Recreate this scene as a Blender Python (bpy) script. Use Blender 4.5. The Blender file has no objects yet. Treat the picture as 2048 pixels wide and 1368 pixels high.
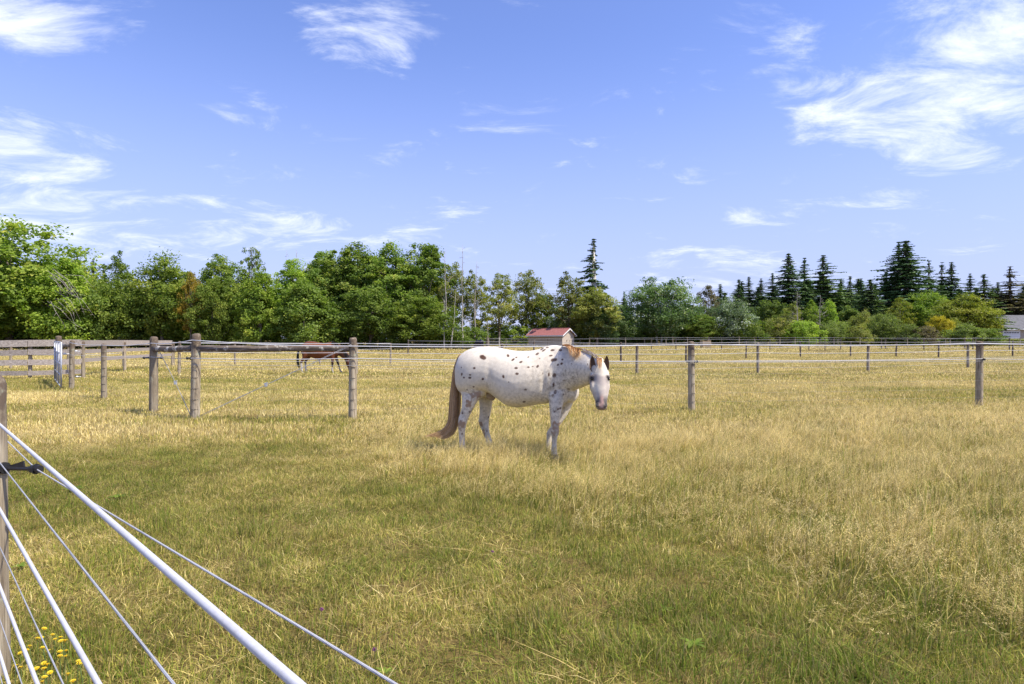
import bpy, math, random
import numpy as np
from mathutils import Vector, Matrix, noise as mnoise

# ------------------------------------------------------------------ scene, camera, world, sun
scene = bpy.context.scene
COL = scene.collection
H = 1.48            # camera height (m)
F = 1250.0          # focal length in photo pixels (2048 wide)
CX, CY = 1024.0, 684.0

cam_data = bpy.data.cameras.new('camera')
cam = bpy.data.objects.new('camera', cam_data)
COL.objects.link(cam)
cam.location = (0, 0, H)
cam.rotation_euler = (math.radians(90), 0, 0)
cam_data.sensor_width = 36.0
cam_data.lens = 36.0 * F / 2048.0
cam_data.clip_start = 0.02
cam_data.clip_end = 3000
scene.camera = cam

SUN_DIR = Vector((0.80, -0.34, 1.28)).normalized()      # towards the sun
sun_el = math.asin(SUN_DIR.z)
sun_rot = math.atan2(SUN_DIR.x, SUN_DIR.y)

world = bpy.data.worlds.new('World')
scene.world = world
world.use_nodes = True
wt = world.node_tree
for n in list(wt.nodes):
    wt.nodes.remove(n)
WN, WL = wt.nodes, wt.links


def wmath(op, a, b=None, clamp=False):
    n = WN.new('ShaderNodeMath'); n.operation = op; n.use_clamp = clamp
    for i, v in enumerate((a, b)):
        if v is None:
            continue
        if isinstance(v, (int, float)):
            n.inputs[i].default_value = v
        else:
            WL.new(v, n.inputs[i])
    return n.outputs[0]


sky = WN.new('ShaderNodeTexSky')
sky.sky_type = 'NISHITA'
sky.sun_disc = False
sky.sun_elevation = sun_el
sky.sun_rotation = sun_rot
sky.altitude = 50
sky.air_density = 1.0
sky.dust_density = 0.6
sky.ozone_density = 2.2
skytint = WN.new('ShaderNodeMix'); skytint.data_type = 'RGBA'; skytint.blend_type = 'MULTIPLY'
skytint.inputs[0].default_value = 1.0
WL.new(sky.outputs[0], skytint.inputs[6])
skytint.inputs[7].default_value = (.98, .965, 1.32, 1)
tc = WN.new('ShaderNodeTexCoord')
sep = WN.new('ShaderNodeSeparateXYZ'); WL.new(tc.outputs['Generated'], sep.inputs[0])
zc = wmath('ADD', wmath('MAXIMUM', sep.outputs[2], 0.0), 0.16)
comb = WN.new('ShaderNodeCombineXYZ')
WL.new(wmath('DIVIDE', sep.outputs[0], zc), comb.inputs[0])
WL.new(wmath('DIVIDE', sep.outputs[1], zc), comb.inputs[1])
mp = WN.new('ShaderNodeMapping'); mp.inputs['Rotation'].default_value = (0, 0, math.radians(24))
mp.inputs['Scale'].default_value = (1.7, 2.3, 1)
WL.new(comb.outputs[0], mp.inputs[0])
nz = WN.new('ShaderNodeTexNoise'); nz.inputs['Scale'].default_value = 1.55
nz.inputs['Detail'].default_value = 12; nz.inputs['Roughness'].default_value = 0.66
nz.inputs['Distortion'].default_value = 0.55
WL.new(mp.outputs[0], nz.inputs['Vector'])
nz2 = WN.new('ShaderNodeTexNoise'); nz2.inputs['Scale'].default_value = 0.55
nz2.inputs['Detail'].default_value = 3
WL.new(mp.outputs[0], nz2.inputs['Vector'])
# cloud banks: (photo px, py, half width px, half height px, amount)
BANKS = [(1950, 110, 380, 230, .30), (1800, 60, 200, 120, .10), (1960, 230, 220, 70, .10), (70, 385, 290, 130, .25),
         (760, 40, 190, 110, .36), (30, 45, 160, 90, .26), (600, 60, 100, 70, .20), (500, 215, 130, 50, .12),
         (620, 265, 220, 36, .15), (560, 470, 320, 90, .23), (840, 452, 110, 40, .15), (1420, 545, 230, 80, .26),
         (1590, 90, 110, 50, .16), (1640, 260, 150, 140, .13), (1740, 402, 150, 34, .15), (1490, 437, 80, 30, .14),
         (150, 500, 260, 50, .14), (1930, 440, 160, 30, .10), (1040, 8, 90, 24, .16)]
cov = None
for px, py, rx, ry, amt in BANKS:
    d = Vector((px - CX, F, CY - py)).normalized()
    s = WN.new('ShaderNodeVectorMath'); s.operation = 'SUBTRACT'
    WL.new(tc.outputs['Generated'], s.inputs[0]); s.inputs[1].default_value = d
    m = WN.new('ShaderNodeVectorMath'); m.operation = 'MULTIPLY'
    k = F / d.y
    m.inputs[1].default_value = (k / rx * d.y * 1.0, k / rx * d.y * 1.0, k / ry * d.y)
    WL.new(s.outputs[0], m.inputs[0])
    ln = WN.new('ShaderNodeVectorMath'); ln.operation = 'LENGTH'; WL.new(m.outputs[0], ln.inputs[0])
    mr = WN.new('ShaderNodeMapRange'); mr.interpolation_type = 'SMOOTHSTEP'
    mr.inputs[1].default_value = 1.0; mr.inputs[2].default_value = 0.0
    mr.inputs[3].default_value = 0.0; mr.inputs[4].default_value = amt
    WL.new(ln.outputs['Value'], mr.inputs[0])
    cov = mr.outputs[0] if cov is None else wmath('ADD', cov, mr.outputs[0])
dens = wmath('ADD', wmath('ADD', wmath('ADD', wmath('MULTIPLY', nz.outputs[0], 1.55), -.275), wmath('MULTIPLY', wmath('SUBTRACT', nz2.outputs[0], 0.5), 0.35)), cov)
mr = WN.new('ShaderNodeMapRange'); mr.interpolation_type = 'SMOOTHSTEP'
mr.inputs[1].default_value = 0.585; mr.inputs[2].default_value = 1.08
mr.inputs[3].default_value = 0.0; mr.inputs[4].default_value = 0.97
WL.new(dens, mr.inputs[0])
# pale veil low over the horizon
veil = WN.new('ShaderNodeMapRange'); veil.interpolation_type = 'SMOOTHSTEP'
veil.inputs[1].default_value = 0.46; veil.inputs[2].default_value = 0.0
veil.inputs[3].default_value = 0.0; veil.inputs[4].default_value = 0.80
WL.new(sep.outputs[2], veil.inputs[0])
mixv = WN.new('ShaderNodeMix'); mixv.data_type = 'RGBA'
WL.new(veil.outputs[0], mixv.inputs[0]); WL.new(skytint.outputs[2], mixv.inputs[6])
mixv.inputs[7].default_value = (2.85, 3.2, 5.0, 1)
mixc = WN.new('ShaderNodeMix'); mixc.data_type = 'RGBA'
WL.new(mr.outputs[0], mixc.inputs[0]); WL.new(mixv.outputs[2], mixc.inputs[6])
mixc.inputs[7].default_value = (6.0, 6.3, 7.0, 1)
bg = WN.new('ShaderNodeBackground'); bg.inputs[1].default_value = 0.112
WL.new(mixc.outputs[2], bg.inputs[0])
wo = WN.new('ShaderNodeOutputWorld'); WL.new(bg.outputs[0], wo.inputs[0])

sun_data = bpy.data.lights.new('sun', 'SUN')
sun_data.energy = 3.9
sun_data.angle = math.radians(0.9)
sun_data.color = (1.0, 0.925, 0.80)
sun = bpy.data.objects.new('sun', sun_data)
COL.objects.link(sun)
sun.rotation_euler = (-SUN_DIR).to_track_quat('-Z', 'Y').to_euler()

scene.view_settings.view_transform = 'Standard'
scene.view_settings.look = 'None'
scene.view_settings.exposure = 0.76
scene.view_settings.gamma = 1.0
scene.view_settings.use_curve_mapping = False
scene.cycles.max_bounces = 5
scene.cycles.diffuse_bounces = 2
scene.cycles.glossy_bounces = 2
scene.cycles.transmission_bounces = 3
scene.cycles.transparent_max_bounces = 4
scene.cycles.caustics_reflective = False
scene.cycles.caustics_refractive = False
scene.cycles.use_denoising = True

# ------------------------------------------------------------------ helpers
rng = np.random.default_rng(7)


def sstep(a, b, x):
    t = min(1.0, max(0.0, (x - a) / (b - a)))
    return t * t * (3 - 2 * t)


def gz(x, y):
    """height of the ground"""
    h = 0.80 * sstep(35, 110, y) + 1.7 * sstep(110, 230, y)
    h += 0.030 * math.sin(x * 0.55 + 1.3) * math.sin(y * 0.43 + 0.4) * sstep(3, 9, y)
    h += 0.07 * math.sin(x * 0.11 + 0.7) * math.sin(y * 0.09 + 2.0) * sstep(14, 30, y)
    return h


def P(px, py, d):
    """photo pixel at distance d -> world point"""
    return Vector(((px - CX) / F * d, d, H - (py - CY) / F * d))


def ground_at(px, d):
    x = (px - CX) / F * d
    return Vector((x, d, gz(x, d)))


def tag(o, label=None, cat=None, group=None, kind=None):
    if label: o['label'] = label
    if cat: o['category'] = cat
    if group: o['group'] = group
    if kind: o['kind'] = kind
    return o


def empty(name, loc, rz=0.0):
    o = bpy.data.objects.new(name, None)
    o.empty_display_size = 0.1
    o.location = loc
    o.rotation_euler = (0, 0, rz)
    COL.objects.link(o)
    return o


def mesh_obj(name, V, Fc, mat, parent=None, smooth=False, loc=None, link=True):
    me = bpy.data.meshes.new(name)
    if isinstance(V, np.ndarray): V = V.tolist()
    if isinstance(Fc, np.ndarray): Fc = Fc.tolist()
    me.from_pydata(V, [], Fc)
    if smooth:
        me.polygons.foreach_set('use_smooth', [True] * len(me.polygons))
    if mat is not None:
        me.materials.append(mat)
    me.update()
    o = bpy.data.objects.new(name, me)
    if link: COL.objects.link(o)
    if parent is not None: o.parent = parent
    if loc is not None: o.location = loc
    return o


class MB:
    """collects pieces into one mesh"""
    def __init__(self): self.V = []; self.F = []

    def add(self, V, Fc):
        b = len(self.V)
        self.V += [tuple(v) for v in V]
        self.F += [tuple(i + b for i in f) for f in Fc]

    def box(self, c, size, rot=None):
        sx, sy, sz = (s / 2 for s in size)
        vs = [Vector((x, y, z)) for x in (-sx, sx) for y in (-sy, sy) for z in (-sz, sz)]
        if rot is not None: vs = [rot @ v for v in vs]
        c = Vector(c)
        self.add([v + c for v in vs], [(0, 1, 3, 2), (4, 6, 7, 5), (0, 4, 5, 1), (2, 3, 7, 6), (0, 2, 6, 4), (1, 5, 7, 3)])

    def tube(self, pts, radii, seg=8, cap=True, jit=0.0, rnd=None):
        pts = [Vector(p) for p in pts]
        if isinstance(radii, (int, float)): radii = [radii] * len(pts)
        V = []; Fc = []
        prev = None
        for i, p in enumerate(pts):
            a = pts[max(0, i - 1)]; b = pts[min(len(pts) - 1, i + 1)]
            t = (b - a).normalized()
            ref = Vector((0, 0, 1)) if abs(t.z) < 0.9 else Vector((1, 0, 0))
            if prev is not None: ref = prev
            u = (ref - t * ref.dot(t)).normalized(); w = t.cross(u)
            prev = u
            for k in range(seg):
                an = 2 * math.pi * k / seg
                r = radii[i] * (1 + (rnd.uniform(-jit, jit) if rnd else 0))
                V.append(p + (u * math.cos(an) + w * math.sin(an)) * r)
        for i in range(len(pts) - 1):
            for k in range(seg):
                k2 = (k + 1) % seg
                Fc.append((i * seg + k, i * seg + k2, (i + 1) * seg + k2, (i + 1) * seg + k))
        if cap:
            Fc.append(tuple(range(seg))[::-1])
            Fc.append(tuple((len(pts) - 1) * seg + k for k in range(seg)))
        self.add(V, Fc)

    def prism(self, pts, thick):
        """polygon (list of Vector) extruded by vector thick"""
        n = len(pts); t = Vector(thick)
        V = [Vector(p) for p in pts] + [Vector(p) + t for p in pts]
        Fc = [tuple(range(n))[::-1], tuple(range(n, 2 * n))]
        Fc += [(i, (i + 1) % n, n + (i + 1) % n, n + i) for i in range(n)]
        self.add(V, Fc)

    def build(self, name, mat, parent=None, smooth=False, origin=None):
        V = self.V
        if origin is not None:
            V = [tuple(Vector(v) - origin) for v in V]
        return mesh_obj(name, V, self.F, mat, parent, smooth)


# ------------------------------------------------------------------ materials
def new_mat(name):
    m = bpy.data.materials.new(name)
    m.use_nodes = True
    nt = m.node_tree
    b = nt.nodes['Principled BSDF']
    return m, nt, b


def ramp(nt, stops, fac=None):
    r = nt.nodes.new('ShaderNodeValToRGB')
    e = r.color_ramp.elements
    while len(e) > 1: e.remove(e[-1])
    e[0].position = stops[0][0]; e[0].color = (*stops[0][1], 1)
    for p, c in stops[1:]:
        x = e.new(p); x.color = (*c, 1)
    if fac is not None: nt.links.new(fac, r.inputs[0])
    return r


def noise_node(nt, scale, detail=4, rough=0.55, vec=None, mapscale=None, coord='Object'):
    n = nt.nodes.new('ShaderNodeTexNoise')
    n.inputs['Scale'].default_value = scale
    n.inputs['Detail'].default_value = detail
    n.inputs['Roughness'].default_value = rough
    if vec is None:
        t = nt.nodes.new('ShaderNodeTexCoord'); vec = t.outputs[coord]
    if mapscale is not None:
        mp_ = nt.nodes.new('ShaderNodeMapping'); mp_.inputs['Scale'].default_value = mapscale
        nt.links.new(vec, mp_.inputs[0]); vec = mp_.outputs[0]
    nt.links.new(vec, n.inputs['Vector'])
    return n


def mixrgb(nt, fac, a, b, blend='MIX'):
    n = nt.nodes.new('ShaderNodeMix'); n.data_type = 'RGBA'; n.blend_type = blend
    for sock, v in ((n.inputs[0], fac), (n.inputs[6], a), (n.inputs[7], b)):
        if isinstance(v, (int, float)): sock.default_value = v
        elif isinstance(v, tuple): sock.default_value = (*v[:3], 1)
        else: nt.links.new(v, sock)
    return n.outputs[2]


def nmath(nt, op, a, b=None, c=None, clamp=False):
    n = nt.nodes.new('ShaderNodeMath'); n.operation = op; n.use_clamp = clamp
    for i, v in enumerate((a, b, c)):
        if v is None: continue
        if isinstance(v, (int, float)): n.inputs[i].default_value = v
        else: nt.links.new(v, n.inputs[i])
    return n.outputs[0]


def attr(nt, name, typ='GEOMETRY'):
    a = nt.nodes.new('ShaderNodeAttribute'); a.attribute_name = name; a.attribute_type = typ
    return a


def bump(nt, b, height, strength=0.4, dist=0.01):
    bn = nt.nodes.new('ShaderNodeBump')
    bn.inputs['Strength'].default_value = strength
    bn.inputs['Distance'].default_value = dist
    nt.links.new(height, bn.inputs['Height'])
    nt.links.new(bn.outputs[0], b.inputs['Normal'])


def plain(name, col, rough=0.7, metal=0.0, var=0.12, scale=30):
    m, nt, b = new_mat(name)
    n = noise_node(nt, scale, 4)
    lo = tuple(c * (1 - var) for c in col); hi = tuple(min(1, c * (1 + var)) for c in col)
    r = ramp(nt, [(0.3, lo), (0.7, hi)], n.outputs[0])
    nt.links.new(r.outputs[0], b.inputs['Base Color'])
    b.inputs['Roughness'].default_value = rough
    b.inputs['Metallic'].default_value = metal
    return m


def wood_mat(name, dark, mid, light, lichen=None, lichen_amt=0.55, axis=2, top_moss=None):
    m, nt, b = new_mat(name)
    sc = [16, 16, 16]; sc[axis] = 1.2
    n1 = noise_node(nt, 2.2, 7, 0.62, mapscale=tuple(sc))
    sc2 = [60, 60, 60]; sc2[axis] = 2.5
    n2 = noise_node(nt, 1.6, 4, 0.6, mapscale=tuple(sc2))
    r = ramp(nt, [(0.30, dark), (0.5, mid), (0.72, light)], n1.outputs[0])
    c = mixrgb(nt, 0.55, r.outputs[0], ramp(nt, [(0.35, tuple(x * .55 for x in dark)), (0.6, (1, 1, 1))], n2.outputs[0]).outputs[0], 'MULTIPLY')
    oi = nt.nodes.new('ShaderNodeObjectInfo')
    bright = nmath(nt, 'MULTIPLY_ADD', oi.outputs['Random'], 0.35, 0.82)
    cc = nt.nodes.new('ShaderNodeCombineColor')
    for i in range(3): nt.links.new(bright, cc.inputs[i])
    c = mixrgb(nt, 1.0, c, cc.outputs[0], 'MULTIPLY')
    if lichen:
        n3 = noise_node(nt, 7.0, 6, 0.65)
        f = ramp(nt, [(lichen_amt, (0, 0, 0)), (lichen_amt + 0.10, (1, 1, 1))], n3.outputs[0])
        c = mixrgb(nt, f.outputs[0], c, lichen)
    if top_moss:
        a = attr(nt, 'top')
        n4 = noise_node(nt, 25, 4)
        f = nmath(nt, 'MULTIPLY', a.outputs['Fac'], ramp(nt, [(.25, (0, 0, 0)), (.5, (1, 1, 1))], n4.outputs[0]).outputs[0], clamp=True)
        c = mixrgb(nt, f, c, top_moss)
    nt.links.new(c, b.inputs['Base Color'])
    b.inputs['Roughness'].default_value = 0.9
    bump(nt, b, n2.outputs[0], 0.6, 0.008)
    return m


M = {}
M['post'] = wood_mat('weathered post wood', (.19, .145, .095), (.39, .32, .215), (.56, .49, .36), (.38, .40, .29), 0.58, 2, (.125, .09, .06))
M['post_dark'] = wood_mat('dark treated post', (.07, .05, .035), (.15, .115, .085), (.25, .21, .16), None, 0.6, 2, None)
M['post_white'] = plain('white far post', (.66, .65, .60), 0.6, 0, .12, 8)
M['rail'] = wood_mat('lichen covered rail', (.075, .055, .04), (.19, .15, .115), (.33, .27, .21), (.56, .53, .46), 0.54, 0, None)
M['board'] = wood_mat('grey weathered board', (.26, .215, .175), (.46, .395, .33), (.64, .57, .49), None, 0.6, 0, None)
def rope_mat(name, col, dirt, freq, twist=.3):
    # twisted strands along the rope with grime in the lay
    m, nt, b = new_mat(name)
    n1 = noise_node(nt, 6, 5, .7)
    n2 = noise_node(nt, freq, 3, .6)
    w = nt.nodes.new('ShaderNodeTexWave'); w.inputs['Scale'].default_value = freq * .55; w.inputs['Distortion'].default_value = 1.5
    w.bands_direction = 'DIAGONAL'
    t = nt.nodes.new('ShaderNodeTexCoord'); nt.links.new(t.outputs['Object'], w.inputs['Vector'])
    c = mixrgb(nt, ramp(nt, [(.50, (0, 0, 0)), (.75, (.7, .7, .7))], n1.outputs[0]).outputs[0], col, dirt)
    c = mixrgb(nt, ramp(nt, [(.45, (0, 0, 0)), (.7, (.35, .35, .35))], n2.outputs[0]).outputs[0], c, dirt)
    c = mixrgb(nt, twist, c, w.outputs[0], 'MULTIPLY')
    nt.links.new(c, b.inputs['Base Color']); b.inputs['Roughness'].default_value = .55
    if twist > .1: bump(nt, b, w.outputs[0], .4, .001)
    return m


M['rope'] = rope_mat('white coated rope', (.60, .60, .61), (.42, .40, .37), 140, .08)
M['wire'] = rope_mat('grey twisted wire', (.46, .47, .49), (.22, .22, .22), 260)
M['twine'] = rope_mat('white twisted electric rope', (.60, .60, .62), (.30, .30, .33), 300, .45)
M['steel'] = plain('dull steel wire', (.30, .29, .27), 0.5, 0.6, .2, 80)
M['black'] = plain('black plastic', (.018, .018, .02), 0.42, 0, .2, 40)
M['galv'] = plain('galvanised tube', (.45, .47, .50), 0.45, 0.3, .15, 25)
M['white_pl'] = plain('white plastic', (.78, .78, .76), 0.4)
M['staple'] = plain('rusty staple', (.04, .035, .03), 0.7, 0.3)


def leaf_mat(name, stops, trans=0.42, objvar=0.25, rough=0.6, gain=(2.5, 2.08, 1.75)):
    m, nt, b = new_mat(name)
    a = attr(nt, 'v')
    oi = nt.nodes.new('ShaderNodeObjectInfo')
    r = ramp(nt, [(p, tuple(min(.8, x * k) for x, k in zip(c, gain))) for p, c in stops], a.outputs['Fac'])
    bright = nmath(nt, 'MULTIPLY_ADD', oi.outputs['Random'], objvar * 2, 1 - objvar)
    cc = nt.nodes.new('ShaderNodeCombineColor')
    for i in range(3): nt.links.new(bright, cc.inputs[i])
    c = mixrgb(nt, 1.0, r.outputs[0], cc.outputs[0], 'MULTIPLY')
    out = nt.nodes['Material Output']
    nt.links.new(c, b.inputs['Base Color'])
    b.inputs['Roughness'].default_value = rough
    b.inputs['Specular IOR Level'].default_value = 0.3
    tr = nt.nodes.new('ShaderNodeBsdfTranslucent')
    ct = mixrgb(nt, 1.0, c, (1.05, 1.25, .6), 'MULTIPLY')
    nt.links.new(ct, tr.inputs[0])
    mx = nt.nodes.new('ShaderNodeMixShader'); mx.inputs[0].default_value = trans
    nt.links.new(b.outputs[0], mx.inputs[1]); nt.links.new(tr.outputs[0], mx.inputs[2])
    nt.links.new(mx.outputs[0], out.inputs[0])
    return m


L = {}
L['maple'] = leaf_mat('maple leaves', [(0, (.050, .092, .016)), (.5, (.092, .150, .027)), (.85, (.148, .205, .038)), (1, (.23, .25, .05))])
L['alder'] = leaf_mat('alder leaves', [(0, (.040, .080, .018)), (.5, (.078, .130, .026)), (.85, (.125, .175, .035)), (1, (.20, .20, .05))])
L['dark'] = leaf_mat('dark green leaves', [(0, (.038, .070, .016)), (.5, (.066, .112, .023)), (.85, (.10, .150, .03)), (1, (.15, .185, .04))])
L['bright'] = leaf_mat('fresh green leaves', [(0, (.07, .13, .02)), (.5, (.12, .20, .03)), (.85, (.18, .26, .045)), (1, (.26, .29, .06))])
L['willow'] = leaf_mat('willow leaves', [(0, (.09, .125, .03)), (.5, (.14, .18, .045)), (.85, (.20, .24, .07)), (1, (.30, .30, .11))], gain=(1.6, 1.55, 1.35))
L['silver'] = leaf_mat('silver poplar leaves', [(0, (.07, .105, .045)), (.5, (.12, .16, .08)), (.68, (.21, .25, .16)), (.82, (.46, .50, .42)), (1, (.60, .63, .56))], gain=(1.45, 1.45, 1.4))
L['poplar'] = leaf_mat('poplar leaves', [(0, (.045, .085, .028)), (.55, (.085, .14, .045)), (.8, (.15, .20, .085)), (.93, (.38, .42, .32)), (1, (.5, .53, .45))], gain=(1.4, 1.35, 1.25))
L['yellowgreen'] = leaf_mat('yellow green leaves', [(0, (.12, .15, .02)), (.5, (.21, .24, .035)), (.85, (.31, .31, .05)), (1, (.40, .36, .07))], gain=(1.25, 1.2, 1.1))
L['yellow'] = leaf_mat('yellow leaves', [(0, (.24, .22, .02)), (.5, (.46, .40, .03)), (1, (.62, .52, .05))], gain=(1.35, 1.25, 1.2))
L['orange'] = leaf_mat('turning leaves', [(0, (.13, .13, .02)), (.5, (.28, .20, .03)), (1, (.42, .25, .04))], gain=(1.1, 1.1, 1))
L['olive'] = leaf_mat('olive leaves', [(0, (.06, .085, .022)), (.5, (.10, .13, .035)), (.85, (.15, .17, .05)), (1, (.22, .20, .08))])
L['brownleaf'] = leaf_mat('brown dry foliage', [(0, (.07, .06, .03)), (.5, (.13, .11, .06)), (1, (.22, .18, .10))], gain=(1.15, 1.15, 1.15))
L['fir'] = leaf_mat('fir needles', [(0, (.016, .040, .018)), (.5, (.030, .064, .026)), (.85, (.050, .090, .034)), (1, (.075, .11, .045))], 0.15, gain=(3.5, 2.9, 2.5))
L['fir2'] = leaf_mat('cedar needles', [(0, (.022, .050, .018)), (.5, (.042, .080, .026)), (.85, (.068, .11, .034)), (1, (.10, .13, .045))], 0.15, gain=(3.1, 2.6, 2.2))
M['bark'] = plain('grey brown bark', (.17, .14, .11), 0.9, 0, .35, 3)
M['bark_pale'] = plain('pale bark', (.46, .43, .37), 0.85, 0, .25, 2.5)
M['bark_dead'] = plain('bleached dead wood', (.33, .29, .24), 0.9, 0, .25, 4)

# ------------------------------------------------------------------ ground
def build_ground():
    ys = np.unique(np.concatenate([np.arange(-8, 30, 0.6), np.arange(30, 130, 2.5), np.arange(130, 300, 10), np.geomspace(300, 2400, 14)]))
    V = []; Fc = []
    nx = 90
    for y in ys:
        half = max(16.0, abs(y) * 1.25 + 10)
        for i in range(nx):
            x = -half + 2 * half * i / (nx - 1)
            V.append((x, y, gz(x, y)))
    for j in range(len(ys) - 1):
        for i in range(nx - 1):
            a = j * nx + i
            Fc.append((a, a + 1, a + nx + 1, a + nx))
    m, nt, b = new_mat('dry field soil and thatch')
    n1 = noise_node(nt, 0.16, 5, 0.6, mapscale=(1, 1.6, 1))
    n2 = noise_node(nt, 9, 6, 0.7)
    n3 = noise_node(nt, 60, 4, 0.7)
    c1 = ramp(nt, [(.32, (.13, .11, .04)), (.48, (.23, .17, .06)), (.7, (.33, .25, .09))], n1.outputs[0]).outputs[0]
    c2 = ramp(nt, [(.3, (.45, .42, .35)), (.55, (.9, .9, .85)), (.75, (1.1, 1.1, 1.1))], n2.outputs[0]).outputs[0]
    c = mixrgb(nt, 0.85, c1, c2, 'MULTIPLY')
    c3 = ramp(nt, [(.35, (.5, .48, .42)), (.6, (1, 1, 1))], n3.outputs[0]).outputs[0]
    c = mixrgb(nt, 0.7, c, c3, 'MULTIPLY')
    nt.links.new(c, b.inputs['Base Color'])
    b.inputs['Roughness'].default_value = 0.95
    b.inputs['Specular IOR Level'].default_value = 0.1
    bump(nt, b, n3.outputs[0], 0.6, 0.02)
    o = mesh_obj('ground', V, Fc, m, smooth=True)
    tag(o, 'dry pasture ground under the grass reaching back to the woods', 'ground', kind='structure')


build_ground()

# ------------------------------------------------------------------ fences
def make_post_mesh(r, h, seed, seg=12, top=True):
    """slightly uneven round post with a domed, worn top; local origin at its foot"""
    rd = random.Random(seed)
    V = []; Fc = []; T = []
    zs = [-0.12, 0.0, 0.15, 0.35, 0.55, 0.75, 0.9, 0.965, 0.99, 1.0]
    lx, ly = rd.uniform(-.012, .012), rd.uniform(-.012, .012)
    lob = [1 + rd.uniform(-.05, .05) for _ in range(seg)]
    for i, t in enumerate(zs):
        rr = r * (1.05 - 0.10 * max(t, 0))
        if t > .98: rr *= .93 if t < 1 else .74
        z = t * h if t > 0 else t
        for k in range(seg):
            a = 2 * math.pi * k / seg
            q = rr * lob[k] * (1 + rd.uniform(-.025, .025))
            zz = z + (rd.uniform(-.012, .012) if t >= .98 else 0)
            V.append((math.cos(a) * q + lx * t * h, math.sin(a) * q + ly * t * h, zz))
            T.append(1.0 if t >= .9 else 0.0)
    for i in range(len(zs) - 1):
        for k in range(seg):
            k2 = (k + 1) % seg
            Fc.append((i * seg + k, i * seg + k2, (i + 1) * seg + k2, (i + 1) * seg + k))
    V.append((lx * h, ly * h, h + .012)); T.append(1.0)
    c = len(V) - 1; b0 = (len(zs) - 1) * seg
    for k in range(seg): Fc.append((b0 + k, b0 + (k + 1) % seg, c))
    return V, Fc, T


def add_post(parent, base, r, h, seed, mat, name='post', seg=12):
    V, Fc, T = make_post_mesh(r, h, seed, seg)
    o = mesh_obj(name, V, Fc, mat, parent, True)
    a = o.data.attributes.new('top', 'FLOAT', 'POINT'); a.data.foreach_set('value', T)
    o.location = Vector(base) - parent.location
    return o


def sag_line(pts, sag, n=8):
    out = []
    for a, b in zip(pts[:-1], pts[1:]):
        a = Vector(a); b = Vector(b)
        for i in range(n):
            t = i / n
            p = a.lerp(b, t); p.z -= sag * 4 * t * (1 - t)
            out.append(p)
    out.append(Vector(pts[-1]))
    return out


def add_line(parent, pts, r, mat, name, sag=0.02, seg=6, n=8):
    mb = MB(); mb.tube(sag_line(pts, sag, n), r, seg)
    return mb.build(name, mat, parent, True, parent.location)


def add_insulator(parent, p, dirv, length=0.10, mat=None, r=.016):
    """ring insulator on a stem: clamp plate, stem, head"""
    d = Vector(dirv).normalized(); p = Vector(p)
    mb = MB()
    mb.tube([p - d * .012, p + d * .006], [r * 1.9, r * 1.9], 8)
    mb.tube([p + d * .004, p + d * length * .7, p + d * length], [r, r * .75, r * .75], 8)
    mb.tube([p + d * (length - r * 1.2), p + d * (length + r * 1.2)], [r * 1.5, r * 1.5], 8)
    return mb.build('insulator', mat or M['black'], parent, True, parent.location)


# ---- near rope fence, lower left
def near_fence():
    D = Vector((-1214.0, 1250.0, 0)).normalized()
    base = Vector(((-27 - CX) / F * 2.74, 2.74, 0.0))
    root = empty('rope_fence', base)
    tag(root, 'nearest fence of thick white ropes and thin wires crossing the lower left corner', 'fence')
    bN = base - D * 6.9
    bF = base + D * 6.9
    for b, hh, s in ((base, 1.335, 3), (bN, 1.33, 4), (bF, 1.36, 5)):
        add_post(root, b, .078, hh, s, M['post'], seg=16)
    nrm = Vector((D.y, -D.x, 0))           # towards the field
    if nrm.y < 0: nrm = -nrm
    camside = -nrm
    ropes = [(850, .0053, 'rope'), (1020, .0053, 'rope'), (1175, .0053, 'rope'), (1310, .0053, 'rope'),
             (926, .0021, 'wire'), (1095, .0019, 'wire'), (1240, .0018, 'wire'), (1352, .0016, 'wire')]
    for y0, r, kind in ropes:
        # all lines run in one plane and share the fence's direction
        q = P(0, y0, 2.0)
        # where the ray through (0, y0) meets the fence plane
        ray = P(0, y0, 1.0) - Vector((0, 0, H))
        pl = base + camside * (.0 if kind == 'wire' else .006)
        t = (pl.dot(nrm)) / (ray.dot(nrm))
        q = Vector((0, 0, H)) + ray * t
        a = q + D * 7.0; b = q - D * 7.0
        add_line(root, [a, q, b], r, M['rope'] if kind == 'rope' else M['wire'], kind, 0.0, 10 if kind == 'rope' else 6, 4)
    # stand-off insulator and its rope on the field side
    foot = P(9, 936, 2.74); tip = P(72, 938, 2.70)
    d = (tip - foot); ln = d.length; d.normalize()
    mb = MB()
    mb.tube([foot - d * .02, foot + d * .006], [.026, .026], 10)
    mb.tube([foot, tip], [.0105, .0085], 8)
    up = Vector((0, 0, 1))
    mb.prism([foot + up * .004 - Vector((0, .004, 0)), foot + d * ln * .62 + up * .034 - Vector((0, .004, 0)),
              foot + d * ln * .64 + up * .006 - Vector((0, .004, 0)), foot + d * .01 - up * .008 - Vector((0, .004, 0))], (0, .008, 0))
    mb.tube([tip - d * .024, tip + d * .022], [.017, .017], 10)
    mb.tube([tip - d * .002 + up * .0, tip + d * .002], [.023, .023], 10)
    mb.build('insulator', M['black'], root, False, root.location)
    a = tip + D * 6.5
    b = P(790, 1368, 1.04)
    e = tip + (b - tip) * 3.4
    add_line(root, [a, tip, e], .0028, M['twine'], 'rope', 0, 8, 4)


near_fence()

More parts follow.
